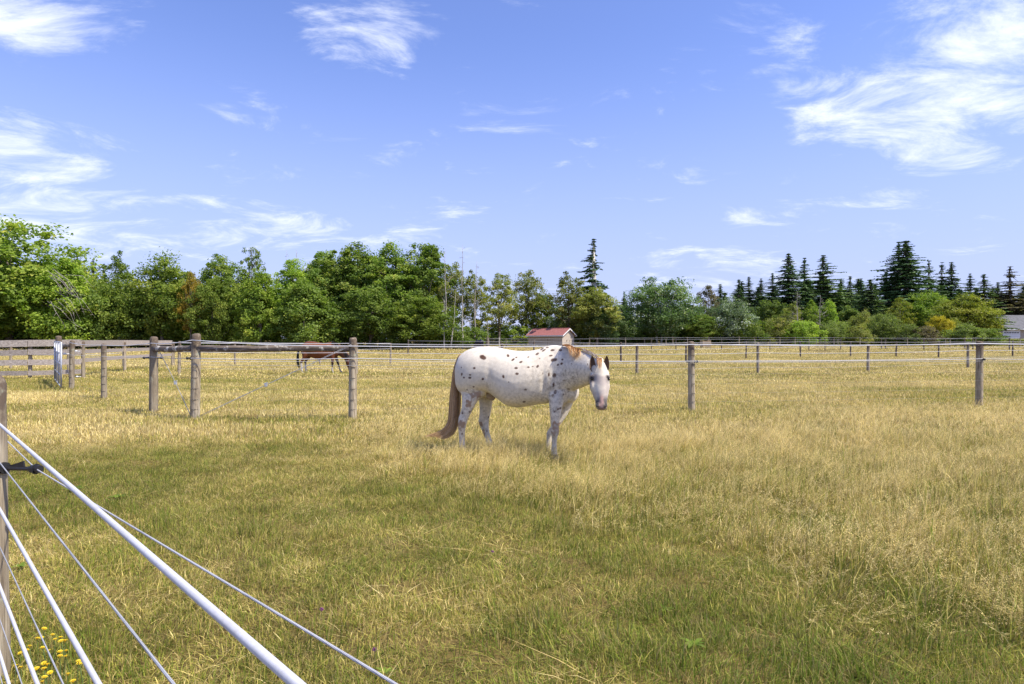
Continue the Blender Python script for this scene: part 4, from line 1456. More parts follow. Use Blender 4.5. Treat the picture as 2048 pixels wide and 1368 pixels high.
def snag(seed, h, tw, twigs=14, spread=.12):
    rd = random.Random(seed)
    mb = MB()
    pts = [Vector((0, 0, -.3))]
    for k in range(1, 9):
        t = k / 8
        pts.append(Vector((rd.uniform(-1, 1) * h * .008, rd.uniform(-1, 1) * h * .008, h * t)))
    mb.tube(pts, [tw * (1.1 - 1.0 * k / 8) for k in range(9)], 7)
    for k in range(twigs):
        t = rd.uniform(.35, .97); an = rd.uniform(0, 6.28)
        p = pts[0].lerp(pts[-1], t)
        ln = h * spread * (1.15 - t) * rd.uniform(.5, 1.5)
        d = Vector((math.cos(an), math.sin(an), rd.uniform(-.1, .8)))
        e = p + d * ln
        m = p.lerp(e, .5) + Vector((0, 0, -.05 * ln))
        mb.tube([p, m, e], [tw * .28 * (1.1 - t), tw * .18 * (1.1 - t) + .012, .010], 5)
        for q in range(2):
            s = p.lerp(e, rd.uniform(.4, .9))
            mb.tube([s, s + Vector((rd.uniform(-1, 1), rd.uniform(-1, 1), rd.uniform(.0, 1))) * ln * .35], [.016, .007], 4)
    return mb


PROTO = {}


def proto(key):
    if key in PROTO: return PROTO[key]
    k, s = key.rsplit('_', 1); s = int(s)
    sd = sum(ord(c) for c in k) * 7 + s * 13
    if k == 'maple':   dims = (10, 14); r = deciduous(sd, 10, 14, .08, 230, 120, .215, 'round')
    elif k == 'alder': dims = (8, 16); r = deciduous(sd, 8, 16, .14, 210, 100, .20, 'tall', hole=.35)
    elif k == 'airy':  dims = (8, 14); r = deciduous(sd, 8, 14, .20, 110, 90, .19, 'tall', hole=.5)
    elif k == 'poplar': dims = (11, 12); r = deciduous(sd, 11, 12, .16, 210, 110, .20, 'round', hole=.2, multi=2, limbs_out=1.2)
    elif k == 'willow': dims = (8, 8); r = deciduous(sd, 8, 8, .03, 200, 110, .155, 'bush', droop=1.0)
    elif k == 'bush':  dims = (5, 4); r = deciduous(sd, 5, 4, .0, 130, 90, .115, 'bush')
    elif k == 'cone':  dims = (8, 11); r = deciduous(sd, 8, 11, .04, 200, 115, .18, 'cone')
    elif k == 'sparse': dims = (5, 15); r = deciduous(sd, 5, 15, .45, 44, 70, .18, 'tall', hole=.5)
    elif k == 'fir':   dims = (9, 26); r = conifer(sd, 9, 26, 66, 1.2, ragged=.30, tip=.5)
    elif k == 'narrow': dims = (6, 22); r = conifer(sd, 6, 22, 58, 1.1, ragged=.32, tip=.5)
    elif k == 'ragged': dims = (7, 24); r = conifer(sd, 7, 24, 50, .9, ragged=.35)
    elif k == 'bare':  dims = (8, 26); r = conifer(sd, 8, 26, 62, 1.2, bare_side=.95, bare_base=.12, ragged=.42)
    me, mb = r
    tm = bpy.data.meshes.new('trunk'); tm.from_pydata(mb.V, [], mb.F)
    tm.polygons.foreach_set('use_smooth', [True] * len(tm.polygons)); tm.update()
    PROTO[key] = (me, tm, dims)
    me.materials.append(None); tm.materials.append(None)
    return PROTO[key]


rt = random.Random(11)


def tree(name, key, px, topy, wpx, d, leaf, label, cat='tree', group=None, bark='bark', depth=None):
    me, tm, (w0, h0) = proto(key)
    b = ground_at(px, d)
    h = P(px, topy, d).z - b.z
    w = wpx * d / F
    root = empty(name, b)
    tag(root, label, cat, group)
    rz = rt.uniform(0, 6.28) if not key.startswith(('bare', 'poplar')) else 0.0
    s = (w / w0, (w if depth is None else depth) / w0, h / h0)
    for nm, m_, mt in (('trunk', tm, M[bark]), ('crown', me, L[leaf])):
        o = bpy.data.objects.new(nm, m_); COL.objects.link(o); o.parent = root
        o.rotation_euler = (0, 0, rz); o.scale = s
        o.material_slots[0].link = 'OBJECT'; o.material_slots[0].material = mt
    return root


# --- left wood, front edge, from the left
T = tree
T('maple_tree', 'maple_1', 20, 442, 260, 78, 'maple', 'tallest broad leafy tree at the left edge of the photo')
T('maple_tree', 'maple_2', -70, 500, 200, 74, 'bright', 'bright green tree cut by the left edge below the tallest broad tree')
t2 = T('willow_tree', 'cone_1', 128, 520, 150, 76, 'bright', 'light green tree with bare grey twigs hanging down its right side')
T('alder_tree', 'airy_1', 232, 508, 80, 84, 'alder', 'thin topped tree between the hanging twigs and the broad dark crown')
T('willow_tree', 'willow_1', 205, 560, 130, 79, 'alder', 'rounded leafy tree with drooping boughs right of the hanging bare twigs')
T('maple_tree', 'maple_3', 325, 514, 140, 80, 'maple', 'broad spiky topped tree with an orange tinged neighbour on its right')
T('turning_tree', 'airy_2', 382, 545, 52, 77, 'orange', 'small tree with leaves turning orange in the left wood')
T('alder_tree', 'alder_1', 445, 506, 110, 84, 'alder', 'tall green tree right of the orange tinged tree')
T('sparse_tree', 'sparse_1', 507, 476, 44, 86, 'alder', 'thin tree with a sparse dark top poking above the left wood')
T('maple_tree', 'cone_2', 520, 540, 115, 77, 'bright', 'bright green cone shaped tree standing forward in the left wood')
T('maple_tree', 'maple_4', 425, 560, 90, 77, 'maple', 'mid green rounded tree in front of the tall tree right of the orange one')
T('alder_tree', 'alder_2', 585, 520, 95, 84, 'bright', 'light green tree under the two bare dead tops')
T('dark_tree', 'cone_3', 610, 558, 140, 76, 'dark', 'darkest dense cone shaped tree in the middle of the left wood')
T('alder_tree', 'alder_3', 650, 497, 100, 86, 'alder', 'first of the tall loose crowned trees right of the dark dense tree')
T('alder_tree', 'alder_1', 710, 482, 130, 87, 'alder', 'tall loose crowned tree behind the brace post with a rounded top')
T('alder_tree', 'alder_2', 785, 488, 130, 87, 'alder', 'tall loose crowned tree with sky gaps in the middle of the tall row')
T('alder_tree', 'alder_3', 850, 482, 120, 88, 'alder', 'last tall crowned tree of the row before the dead spires')
T('alder_tree', 'maple_2', 740, 575, 120, 80, 'dark', 'low leafy tree with hanging boughs under the tall row, left one')
T('alder_tree', 'maple_4', 845, 592, 120, 80, 'maple', 'low leafy tree with hanging boughs under the tall row, right one')
T('alder_tree', 'airy_3', 905, 525, 70, 86, 'olive', 'thin olive tree with pale trunk among the dead spires', bark='bark_pale')
T('alder_tree', 'airy_1', 950, 545, 70, 85, 'yellowgreen', 'thin yellowish tree with forked pale limbs right of the dead spires', bark='bark_pale')
T('alder_tree', 'airy_2', 1000, 548, 80, 105, 'olive', 'see through tree left of the shed with sky in its crown')
T('alder_tree', 'airy_3', 1052, 541, 88, 110, 'olive', 'see through olive tree standing behind the shed roof')
T('alder_tree', 'alder_3', 1085, 585, 70, 112, 'alder', 'narrow green tree just right behind the shed ridge')
T('alder_tree', 'airy_1', 1138, 548, 90, 104, 'olive', 'leafy tree leaning against the left of the lone tall fir')
T('fir_tree', 'bare_1', 1188, 476, 120, 118, 'fir', 'lone tall fir with a bare pale trunk on its right side', bark='bark_pale')
T('alder_tree', 'alder_1', 1195, 572, 90, 102, 'olive', 'green tree at the foot of the lone tall fir')
T('grey_tree', 'willow_2', 1135, 612, 80, 110, 'silver', 'low silvery grey tree with bare twigs right above the shed')
T('alder_tree', 'willow_1', 1165, 610, 70, 109, 'yellowgreen', 'small yellowish green tree right of the shed roof')
T('poplar_tree', 'willow_3', 1215, 612, 90, 103, 'poplar', 'grey green tree between the shed and the white stemmed poplar')
T('conifer_tree', 'narrow_2', 1248, 580, 36, 125, 'fir', 'small dark conifer peeping out left of the white stemmed poplar')
T('poplar_tree', 'poplar_1', 1318, 559, 145, 106, 'poplar', 'broad poplar with two pale stems right of the lone fir', bark='bark_pale')
T('poplar_tree', 'willow_2', 1385, 610, 90, 108, 'poplar', 'lower grey green crown on the right flank of the white stemmed poplar')
T('brown_tree', 'airy_2', 1416, 572, 60, 122, 'brownleaf', 'brown half bare tree in front of the dark conifers', bark='bark_dead')
T('poplar_tree', 'willow_3', 1465, 598, 105, 106, 'silver', 'round silvery white poplar right of the brown half bare tree')
T('alder_tree', 'maple_1', 1405, 630, 70, 104, 'alder', 'small green tree filling the gap left of the round silvery poplar')
# --- conifers, right
CON = [(1440, 566, 40, 150, 'narrow_1', 'fir', 'dark conifer right behind the brown half bare tree'),
       (1478, 556, 36, 170, 'narrow_2', 'fir', 'dark conifer rising behind the round silvery poplar, left one'),
       (1498, 551, 36, 172, 'narrow_1', 'fir', 'dark conifer rising behind the round silvery poplar, middle one'),
       (1522, 556, 36, 170, 'narrow_3', 'fir', 'dark conifer rising behind the round silvery poplar, right one'),
       (1545, 545, 40, 172, 'fir_2', 'fir', 'dark fir filling the left shoulder of the first tall fir group'),
       (1577, 503, 62, 175, 'fir_1', 'fir', 'first tall fir of the group right of the silvery poplar'),
       (1609, 514, 44, 178, 'narrow_3', 'fir', 'narrow fir in the middle of the first tall group'),
       (1646, 509, 74, 165, 'fir_2', 'fir2', 'broad fir with level boughs on the right of the first tall group'),
       (1682, 555, 44, 180, 'narrow_1', 'fir', 'low dark conifer in the dip between the two fir groups, left one'),
       (1700, 549, 34, 172, 'narrow_2', 'fir2', 'slim cedar in the dip between the two fir groups'),
       (1722, 556, 40, 182, 'narrow_3', 'fir', 'low dark conifer in the dip between the two fir groups, right one'),
       (1741, 556, 60, 140, 'fir_1', 'fir2', 'mid green conifer standing forward below the tallest fir'),
       (1772, 540, 44, 175, 'narrow_2', 'fir', 'slim conifer on the left flank of the tallest fir'),
       (1812, 477, 100, 160, 'fir_1', 'fir', 'tallest and broadest fir of the right hand woods'),
       (1797, 482, 60, 163, 'fir_2', 'fir', 'second leader of the tallest fir on the right, leaning close behind it'),
       (1858, 519, 50, 165, 'ragged_1', 'fir', 'ragged fir next right of the tallest fir'),
       (1884, 522, 40, 168, 'ragged_2', 'fir', 'middle ragged fir right of the tallest fir'),
       (1903, 521, 46, 165, 'narrow_1', 'fir', 'third ragged fir right of the tallest fir'),
       (1940, 546, 36, 170, 'narrow_3', 'fir', 'small pointed fir standing alone left of the house roof'),
       (1968, 545, 46, 165, 'narrow_2', 'fir2', 'pointed conifer above the left end of the house roof'),
       (1996, 562, 36, 185, 'narrow_1', 'fir', 'small conifer behind the ridge of the house'),
       (2020, 531, 56, 180, 'ragged_1', 'brownleaf', 'brownish thin topped conifer above the house'),
       (2048, 570, 56, 185, 'fir_2', 'fir', 'dark conifer cut by the right edge above the house'),
       (155, 499, 30, 110, 'narrow_2', 'fir', 'small dark conifer tip behind the hanging bare twigs'),
       (186, 515, 32, 110, 'narrow_1', 'fir', 'dark conifer tip second right of the tallest broad tree'),
       (208, 526, 24, 112, 'narrow_3', 'fir', 'smallest conifer tip peeping over the left wood')]
for px, ty, wp, d, key, lf, lab in CON:
    T('fir_tree' if key.startswith(('fir', 'ragged')) else 'conifer_tree', key, px, ty, wp * 2.15, d, lf, lab)
# --- broadleaf belt below the conifers
BELT = [('maple_tree', 'maple_2', 1540, 600, 80, 130, 'dark', 'dark leafy tree below the first fir group, left one'),
        ('birch_tree', 'airy_1', 1585, 606, 50, 118, 'olive', 'thin pale stemmed tree below the first fir group'),
        ('birch_tree', 'cone_1', 1622, 602, 46, 116, 'bright', 'bright green pointed tree left of the bleached dead twigs'),
        ('birch_tree', 'cone_2', 1658, 600, 52, 116, 'bright', 'bright green pointed tree right of the bleached dead twigs'),
        ('dark_tree', 'cone_3', 1700, 612, 70, 120, 'dark', 'dark pointed leafy tree below the dip between the fir groups'),
        ('alder_tree', 'willow_3', 1728, 623, 56, 112, 'olive', 'olive rounded tree with a brownish top below the mid green conifer'),
        ('willow_bush', 'willow_1', 1668, 640, 66, 104, 'willow', 'round pale green willow bush below the bright pointed trees'),
        ('willow_bush', 'willow_2', 1768, 626, 66, 106, 'willow', 'round pale green willow bush below the tallest fir'),
        ('maple_tree', 'maple_1', 1852, 586, 90, 128, 'bright', 'rounded maple with a lit top right below the tallest fir'),
        ('maple_tree', 'airy_2', 1800, 596, 50, 126, 'yellowgreen', 'yellowish thin crowned tree left of the rounded maple'),
        ('alder_tree', 'maple_3', 1928, 592, 110, 118, 'yellowgreen', 'broad yellow green tree left of the house'),
        ('alder_tree', 'airy_3', 1962, 604, 50, 120, 'yellowgreen', 'yellow green boughs hanging before the left end of the house roof'),
        ('yellow_bush', 'maple_4', 1880, 632, 46, 108, 'yellow', 'bright yellow shrub at the edge of the right hand field'),
        ('bush', 'willow_1', 1906, 638, 46, 110, 'yellowgreen', 'yellow green shrub leaning on the bright yellow shrub'),
        ('brown_tree', 'airy_1', 2006, 588, 60, 190, 'brownleaf', 'brownish bare crowned tree just above the house roof')]
for a in BELT: T(*a)
BUSH = [(1505, 638, 70, 104, 'alder', 'green bush right of the round silvery poplar'),
        (1556, 636, 80, 104, 'olive', 'olive bush below the thin pale stemmed tree'),
        (1604, 640, 70, 102, 'bright', 'fresh green bush between the olive bush and the round willow'),
        (1715, 650, 60, 103, 'olive', 'dull green bush between the two round willow bushes'),
        (1812, 648, 70, 103, 'willow', 'pale bush left of the brown tinged bush'),
        (1850, 652, 54, 102, 'brownleaf', 'brown tinged bush below the bright yellow shrub'),
        (1930, 650, 90, 102, 'willow', 'wide grey green bush right of the bright yellow shrub'),
        (1972, 657, 64, 100, 'alder', 'green bush hiding the wall left of the garage door'),
        (2034, 677, 80, 104, 'olive', 'low bank of scrub below the garage door at the right edge')]
for i, (px, ty, wp, d, lf, lab) in enumerate(BUSH):
    T('bush', 'bush_%d' % (1 + i % 3), px, ty, wp, d, lf, lab, 'bush')
LOW = [(-30, 628), (30, 640), (75, 632), (118, 645), (165, 640), (250, 638), (295, 642), (350, 636), (400, 645), (460, 640), (560, 645), (660, 648), (705, 646),
       (790, 650), (880, 655), (935, 652), (975, 650), (1025, 648), (1205, 655), (1250, 650), (1290, 655), (1345, 652), (1440, 648)]
WHERE = ['cut by the left edge above the board fence', 'above the top board at the left edge', 'just left of the pale topped gate post', 'right behind the gate post', 'above the post where the two board runs meet',
         'above the second board run', 'left of the left brace post', 'between the two left brace posts', 'just right of the corner brace post', 'above the left third of the brace rail', 'above the middle of the brace rail',
         'above the bay horse', 'behind the right end of the brace rail', 'under the middle of the tall tree row', 'at the foot of the leaning pale trunk', 'at the foot of the leaning dead spire', 'in the gap left of the shed',
         'touching the left end of the shed', 'right of the shed under the lone fir', 'left of the pale poplar stems', 'left at the foot of the pale poplar stems', 'right of the pale poplar stems', 'at the foot of the round silvery poplar']
for i, (px, ty) in enumerate(LOW):
    d = (81 + (i * 37 % 5)) if px < 940 else 108 + (i * 17 % 4)
    T('understory_bush', 'bush_%d' % (1 + i % 3), px, ty, 78 + (i * 29 % 30), d, ['dark', 'alder', 'maple'][i % 3],
      'green undergrowth bush ' + WHERE[i], 'bush', 'undergrowth along the foot of the wood')
# deeper rows that close the wood
rf = random.Random(21)
for i in range(24):
    px = -60 + i * 41
    if 880 < px < 925: continue
    ty = (515 if px < 150 else 560 if px < 620 else 520 if px < 880 else 590) + rf.uniform(-6, 22)
    T('wood_tree', ['alder_1', 'maple_2', 'alder_3', 'cone_3', 'maple_4'][i % 5], px, ty, rf.uniform(80, 110), 93 + rf.uniform(0, 12), ['dark', 'alder', 'olive'][i % 3],
      'leafy tree in the shaded depth of the left wood', 'tree', 'trees in the depth of the left wood')
for i in range(26):
    px = 1215 + i * 33.5
    ty = 566 + rf.uniform(-10, 18) - (8 if 1450 < px < 1760 else -34 if px < 1430 else 0)
    T('conifer_tree', ['narrow_1', 'narrow_2', 'narrow_3'][i % 3], px, ty, rf.uniform(110, 150), 195 + rf.uniform(0, 25), ['fir', 'fir2'][i % 2],
      'dark conifer in the far depth of the right hand woods', 'tree', 'conifers in the depth of the right woods')
for i in range(12):
    px = 1500 + i * 40
    T('wood_tree', ['maple_2', 'cone_3', 'maple_4'][i % 3], px, 628 + rf.uniform(-12, 12), rf.uniform(70, 95), 136 + rf.uniform(0, 10), ['dark', 'olive', 'alder'][i % 3],
      'leafy tree in the shaded belt below the right hand firs', 'tree', 'leafy trees below the right hand firs')

# dead spires
SN = [(573, 501, 88, .10, 'bent bare dead top left above the left wood'), (588, 500, 88, .16, 'thick broken dead trunk with upswept bare limbs above the left wood'),
      (891, 498, 82, .11, 'first dead spire with thin twigs right of the tall row'), (925, 490, 84, .12, 'tallest dead spire right of the tall row'),
      (948, 522, 83, .11, 'leaning forked dead spire nearest the see through trees'), (1595, 583, 115, .16, 'bleached dead stem left of the bright pointed trees'),
      (1640, 590, 114, .12, 'bleached dead twigs between the bright pointed trees')]
for i, (px, ty, d, tw, lab) in enumerate(SN):
    b = ground_at(px, d)
    root = empty('dead_tree', b); tag(root, lab, 'dead tree')
    mb = snag(40 + i, P(px, ty, d).z - b.z, tw, 22 if i < 5 else 34, .13 if i < 5 else .18)
    mb.build('trunk', M['bark_dead'], root, True)
    if i in (1, 4): root.rotation_euler = (0, .03, 0)
# slim pale trunks at the edge of the wood
for i, (px, ty, by, d, lab) in enumerate([(902, 585, 0, 79, 'slim pale trunk leaning right at the edge of the wood'), (888, 600, 0, 79, 'slim straight pale trunk left of the leaning one'),
                                          (925, 590, 0, 79, 'slim pale trunk under the tallest dead spire'), (975, 640, 0, 92, 'short dark trunk in the gap left of the shed')]):
    b = ground_at(px, d); root = empty('dead_tree', b); tag(root, lab, 'dead tree')
    mb = snag(60 + i, P(px, ty, d).z - b.z, .10 if i < 3 else .28, 8, .08)
    mb.build('trunk', M['bark_pale'] if i < 3 else M['bark'], root, True)
    if i == 0: root.rotation_euler = (0, .09, 0)
# bare hanging twigs on the light green tree at the left
mb = MB(); rd = random.Random(8)
for k in range(15):
    x0, y0 = rd.uniform(90, 140), rd.uniform(535, 605)
    p0 = P(x0, y0, 72.5); x1 = x0 + rd.uniform(25, 60); y1 = y0 + rd.uniform(25, 62)
    p1 = P((x0 + x1) / 2 + rd.uniform(-6, 6), (y0 + y1) / 2 - rd.uniform(2, 14), 71.6); p2 = P(x1, y1, 71.4)
    mb.tube([p0, p1, p2], [.035, .024, .010], 4)
    for q in range(3):
        s = p1.lerp(p2, rd.random()); mb.tube([s, s + Vector((rd.uniform(-.6, 1.0), rd.uniform(-.3, .2), rd.uniform(-.9, .3)))], [.018, .008], 4)
mb.build('bare_branches', M['bark_dead'], t2, True, t2.location)

# ------------------------------------------------------------------ grass
def grass_mat():
    m, nt, b = new_mat('grass blades')
    v = attr(nt, 'v'); t = attr(nt, 't'); dry = attr(nt, 'dry', 'INSTANCER'); br = attr(nt, 'bri', 'INSTANCER')
    f = nmath(nt, 'ADD', dry.outputs['Fac'], nmath(nt, 'MULTIPLY', nmath(nt, 'SUBTRACT', v.outputs['Fac'], .5), .85))
    f = nmath(nt, 'ADD', f, nmath(nt, 'MULTIPLY', nmath(nt, 'SUBTRACT', t.outputs['Fac'], .5), .22), clamp=True)
    r = ramp(nt, [(0, (.145, .195, .024)), (.22, (.230, .265, .036)), (.42, (.35, .335, .058)), (.62, (.49, .405, .108)), (.82, (.65, .52, .180)), (1, (.78, .65, .29))], f)
    c2 = nt.nodes.new('ShaderNodeCombineColor')
    for i in range(3): nt.links.new(br.outputs['Fac'], c2.inputs[i])
    fr = nmath(nt, 'FRACT', nmath(nt, 'MULTIPLY', v.outputs['Fac'], 13.7))
    gate_ = nmath(nt, 'MULTIPLY', nmath(nt, 'GREATER_THAN', fr, .68), .62)
    cb = mixrgb(nt, gate_, r.outputs[0], (.36, .25, .115))
    fr2 = nmath(nt, 'FRACT', nmath(nt, 'MULTIPLY', v.outputs['Fac'], 37.3))
    dk = nmath(nt, 'MULTIPLY_ADD', fr2, .65, .62)
    c4 = nt.nodes.new('ShaderNodeCombineColor')
    for i in range(3): nt.links.new(dk, c4.inputs[i])
    cb = mixrgb(nt, 1.0, cb, c4.outputs[0], 'MULTIPLY')
    c = mixrgb(nt, 1.0, cb, c2.outputs[0], 'MULTIPLY')
    nt.links.new(c, b.inputs['Base Color'])
    b.inputs['Roughness'].default_value = .6
    b.inputs['Specular IOR Level'].default_value = .25
    tr = nt.nodes.new('ShaderNodeBsdfTranslucent'); nt.links.new(c, tr.inputs[0])
    mx = nt.nodes.new('ShaderNodeMixShader'); mx.inputs[0].default_value = .38
    nt.links.new(b.outputs[0], mx.inputs[1]); nt.links.new(tr.outputs[0], mx.inputs[2])
    nt.links.new(mx.outputs[0], nt.nodes['Material Output'].inputs[0])
    return m


GM = grass_mat()


def blades(seed, n, radius, hmin, hmax, width, lean, panicle=0, dryshift=0.0, flat=0.0):
    r_ = np.random.default_rng(seed)
    V = []; Fc = []; A = []; TT = []
    for i in range(n):
        rr = radius * math.sqrt(r_.random()); an = r_.uniform(0, 6.283)
        x, y = rr * math.cos(an), rr * math.sin(an)
        h = r_.uniform(hmin, hmax) * (1 - .35 * (rr / radius) ** 2)
        la = r_.normal() * .9 + .4; ll = abs(r_.normal()) * lean * h + flat * h * r_.random()
        ll += (.10 * h if panicle else 0); dx, dy = math.cos(la) * ll, math.sin(la) * ll
        fa = r_.uniform(0, math.pi); ux, uy = math.cos(fa) * width / 2, math.sin(fa) * width / 2
        w = r_.uniform(.6, 1.3)
        c = float(np.clip(r_.random() + dryshift * r_.random(), 0, 1.3))
        b = len(V)
        hz = h * (1 - .45 * min(1, (ll / h) ** 2))
        for t, k in ((0, .9), (.55, 1.0)):
            V.append((x + dx * t * t - ux * k * w, y + dy * t * t - uy * k * w, hz * t)); V.append((x + dx * t * t + ux * k * w, y + dy * t * t + uy * k * w, hz * t))
            TT += [t, t]; A += [c, c]
        V.append((x + dx, y + dy, hz)); TT.append(1.0); A.append(c)
        Fc += [(b, b + 1, b + 3, b + 2), (b + 2, b + 3, b + 4)]
        if panicle:
            cc = min(1.0, c * .5 + .38)
            for q in range(panicle):
                t = .62 + .42 * q / panicle
                px_, py_, pz = x + dx * t * t, y + dy * t * t, hz * t
                a2 = r_.uniform(0, 6.283); l2 = (.009 + .013 * r_.random()) * (1.25 - (t - .62) * 1.6) * (hmax / .5) * (1 + width * 30)
                ex, ey, ez = px_ + math.cos(a2) * l2, py_ + math.sin(a2) * l2, pz + l2 * r_.uniform(.1, .9)
                bb = len(V); ww = width * .62
                V += [(px_, py_, pz), (ex - ww * math.sin(a2), ey + ww * math.cos(a2), ez), (ex + math.cos(a2) * l2 * .3, ey + math.sin(a2) * l2 * .3, ez + l2 * .1), (ex + ww * math.sin(a2), ey - ww * math.cos(a2), ez)]
                Fc.append((bb, bb + 1, bb + 2, bb + 3)); A += [cc] * 4; TT += [1.0] * 4
    return V, Fc, A, TT


def grass_system(name, label, cat, protos, pts, rot, scl, idx, dry, bri):
    coll = bpy.data.collections.new(name + '_tufts')
    for i, (V, Fc, A, TT) in enumerate(protos):
        o = mesh_obj('tuft_%02d' % i, V, Fc, GM, link=False)
        o.data.attributes.new('v', 'FLOAT', 'POINT').data.foreach_set('value', A)
        o.data.attributes.new('t', 'FLOAT', 'POINT').data.foreach_set('value', TT)
        coll.objects.link(o)
    me = bpy.data.meshes.new(name)
    n = len(pts)
    me.vertices.add(n); me.vertices.foreach_set('co', np.asarray(pts, np.float32).ravel())
    for nm, ty, dat in (('rot', 'FLOAT_VECTOR', rot), ('scl', 'FLOAT_VECTOR', scl)):
        me.attributes.new(nm, ty, 'POINT').data.foreach_set('vector', np.asarray(dat, np.float32).ravel())
    me.attributes.new('idx', 'INT', 'POINT').data.foreach_set('value', np.asarray(idx, np.int32))
    me.attributes.new('dry', 'FLOAT', 'POINT').data.foreach_set('value', np.asarray(dry, np.float32))
    me.attributes.new('bri', 'FLOAT', 'POINT').data.foreach_set('value', np.asarray(bri, np.float32))
    me.update()
    o = bpy.data.objects.new(name, me); COL.objects.link(o)
    tag(o, label, cat, kind='stuff')
    ng = bpy.data.node_groups.new(name + '_scatter', 'GeometryNodeTree')
    ng.interface.new_socket('Geometry', in_out='INPUT', socket_type='NodeSocketGeometry')
    ng.interface.new_socket('Geometry', in_out='OUTPUT', socket_type='NodeSocketGeometry')
    gi = ng.nodes.new('NodeGroupInput'); go = ng.nodes.new('NodeGroupOutput')
    ip = ng.nodes.new('GeometryNodeInstanceOnPoints')
    ci = ng.nodes.new('GeometryNodeCollectionInfo')
    ci.inputs['Collection'].default_value = coll
    ci.inputs['Separate Children'].default_value = True
    ci.inputs['Reset Children'].default_value = True

    def na(nm, ty):
        x = ng.nodes.new('GeometryNodeInputNamedAttribute'); x.data_type = ty; x.inputs['Name'].default_value = nm
        return x.outputs['Attribute']
    ng.links.new(gi.outputs[0], ip.inputs['Points'])
    ng.links.new(ci.outputs[0], ip.inputs['Instance'])
    ip.inputs['Pick Instance'].default_value = True
    ng.links.new(na('idx', 'INT'), ip.inputs['Instance Index'])
    ng.links.new(na('rot', 'FLOAT_VECTOR'), ip.inputs['Rotation'])
    ng.links.new(na('scl', 'FLOAT_VECTOR'), ip.inputs['Scale'])
    ng.links.new(ip.outputs[0], go.inputs[0])
    md = o.modifiers.new('scatter', 'NODES'); md.node_group = ng
    return o


def gpx(px, py):
    z = H * F / (py - CY)
    return (px - CX) / F * z, z


# field zones laid out on the ground: boundary between grazed turf and the long seed grass
BND = [gpx(*p) for p in ((560, 868), (700, 868), (760, 915), (850, 965), (1000, 1015), (1300, 1095), (1700, 1200), (2048, 1300), (2300, 1368))]


def tall_amount(x, y):
    """1 in the long grass, 0 in the grazed turf"""
    xs = [p[0] for p in BND]; ys = [p[1] for p in BND]
    if x < xs[0]:
        yb = 99.
    else:
        yb = float(np.interp(x, xs, ys))
    n1 = mnoise.noise(Vector((x * .9, y * .9, 3.1))); n2 = mnoise.noise(Vector((x * 2.7, y * 2.7, 8.1)))
    e = (y - yb) + n1 * .7 + n2 * .35
    k = sstep(-.25, .5, e)
    far = sstep(12.8, 10.6, y + n1 * 1.2 - max(0, x) * .12) if y > 9 else 1.0
    far = 1 - sstep(10.4 + max(0, x) * .22, 12.2 + max(0, x) * .22, y + n1 * 1.0)
    lft = sstep(-3.4, -2.2, x + n2 * .5) if y > 9 else 1.0
    return k * far * lft


# dry / green patches: px, py, rx (m), ry (m), amount
PATCH = [(120, 870, 3.4, 1.2, .22), (330, 872, 1.6, .7, .18), (40, 1120, .35, .5, .25), (150, 965, 1.1, .65, -.24), (60, 1010, .6, .4, -.2), (470, 848, 1.3, .5, -.30),
         (560, 845, 1.2, .4, -.2), (330, 915, 1.2, .5, -.12), (620, 895, .7, .4, -.25), (520, 760, 6, 2.2, -.16), (300, 768, 5, 1.5, -.22), (90, 745, 6, 2.5, -.40), (60, 775, 3, 1.2, -.25),
         (1950, 1320, 1.1, .7, -.17), (1500, 1330, .9, .5, -.13), (1150, 1310, .8, .5, -.08), (1900, 1200, .7, .6, -.08), (1480, 1310, .16, .08, .3),
         (640, 750, 5, 1.5, -.20), (870, 745, 4, 2, -.05), (1330, 748, 3, 1.0, -.22), (1700, 738, 6, 1.2, -.10), (1300, 800, 2.0, .8, -.12),
         (1560, 838, 2.2, .5, -.12), (1650, 700, 30, 9, .10), (300, 735, 6, 3, .15), (600, 738, 9, 2.2, .16), (1500, 770, 6, 2.5, .08), (1000, 900, 1.2, .6, .06),
         (700, 1100, .5, .3, .10), (300, 1150, .6, .4, .14), (880, 1180, .5, .3, .10), (520, 1010, .8, .4, .12), (240, 1060, .5, .4, .12), (100, 1280, .4, .3, -.12)]
PATCHW = [(*gpx(px, py), rx, ry, a) for px, py, rx, ry, a in PATCH]


def dryness(x, y):
    base = .30 + .40 * sstep(4.4, 11, y) + .06 * sstep(20, 40, y)
    base += .20 * mnoise.noise(Vector((x * .35, y * .5, 1.7))) * (1 - .3 * sstep(20, 60, y))
    base += .30 * mnoise.noise(Vector((x * 1.3, y * 1.6, 5.2))) * (1 - .5 * sstep(10, 40, y))
    base += .16 * mnoise.noise(Vector((x * 4.5, y * 4.5, 9.2))) * (1 - sstep(8, 20, y))
    base += .34 * mnoise.noise(Vector((x * .11, y * .38, 2.2))) * sstep(9, 16, y)
    for cx, cy, rx, ry, a in PATCHW:
        q = ((x - cx) / rx) ** 2 + ((y - cy) / ry) ** 2
        if q < 6: base += a * math.exp(-q)
    return base


def scatter(y0, y1, dens, seed):
    r_ = np.random.default_rng(seed)
    k = .82 * 1.10
    area_w = lambda y: 2 * (k * y + 1.6)
    n = int(dens * (y1 - y0) * area_w((y0 + y1) / 2))
    # sample y in proportion to width
    out = []
    ys = r_.uniform(y0, y1, int(n * 2.2)); keep = r_.random(len(ys)) < np.array([area_w(y) for y in ys]) / area_w(y1)
    ys = ys[keep][:n]
    xs = r_.uniform(-1, 1, len(ys)) * (k * ys + 1.6)
    return xs, ys, r_


HORSE_FEET = []


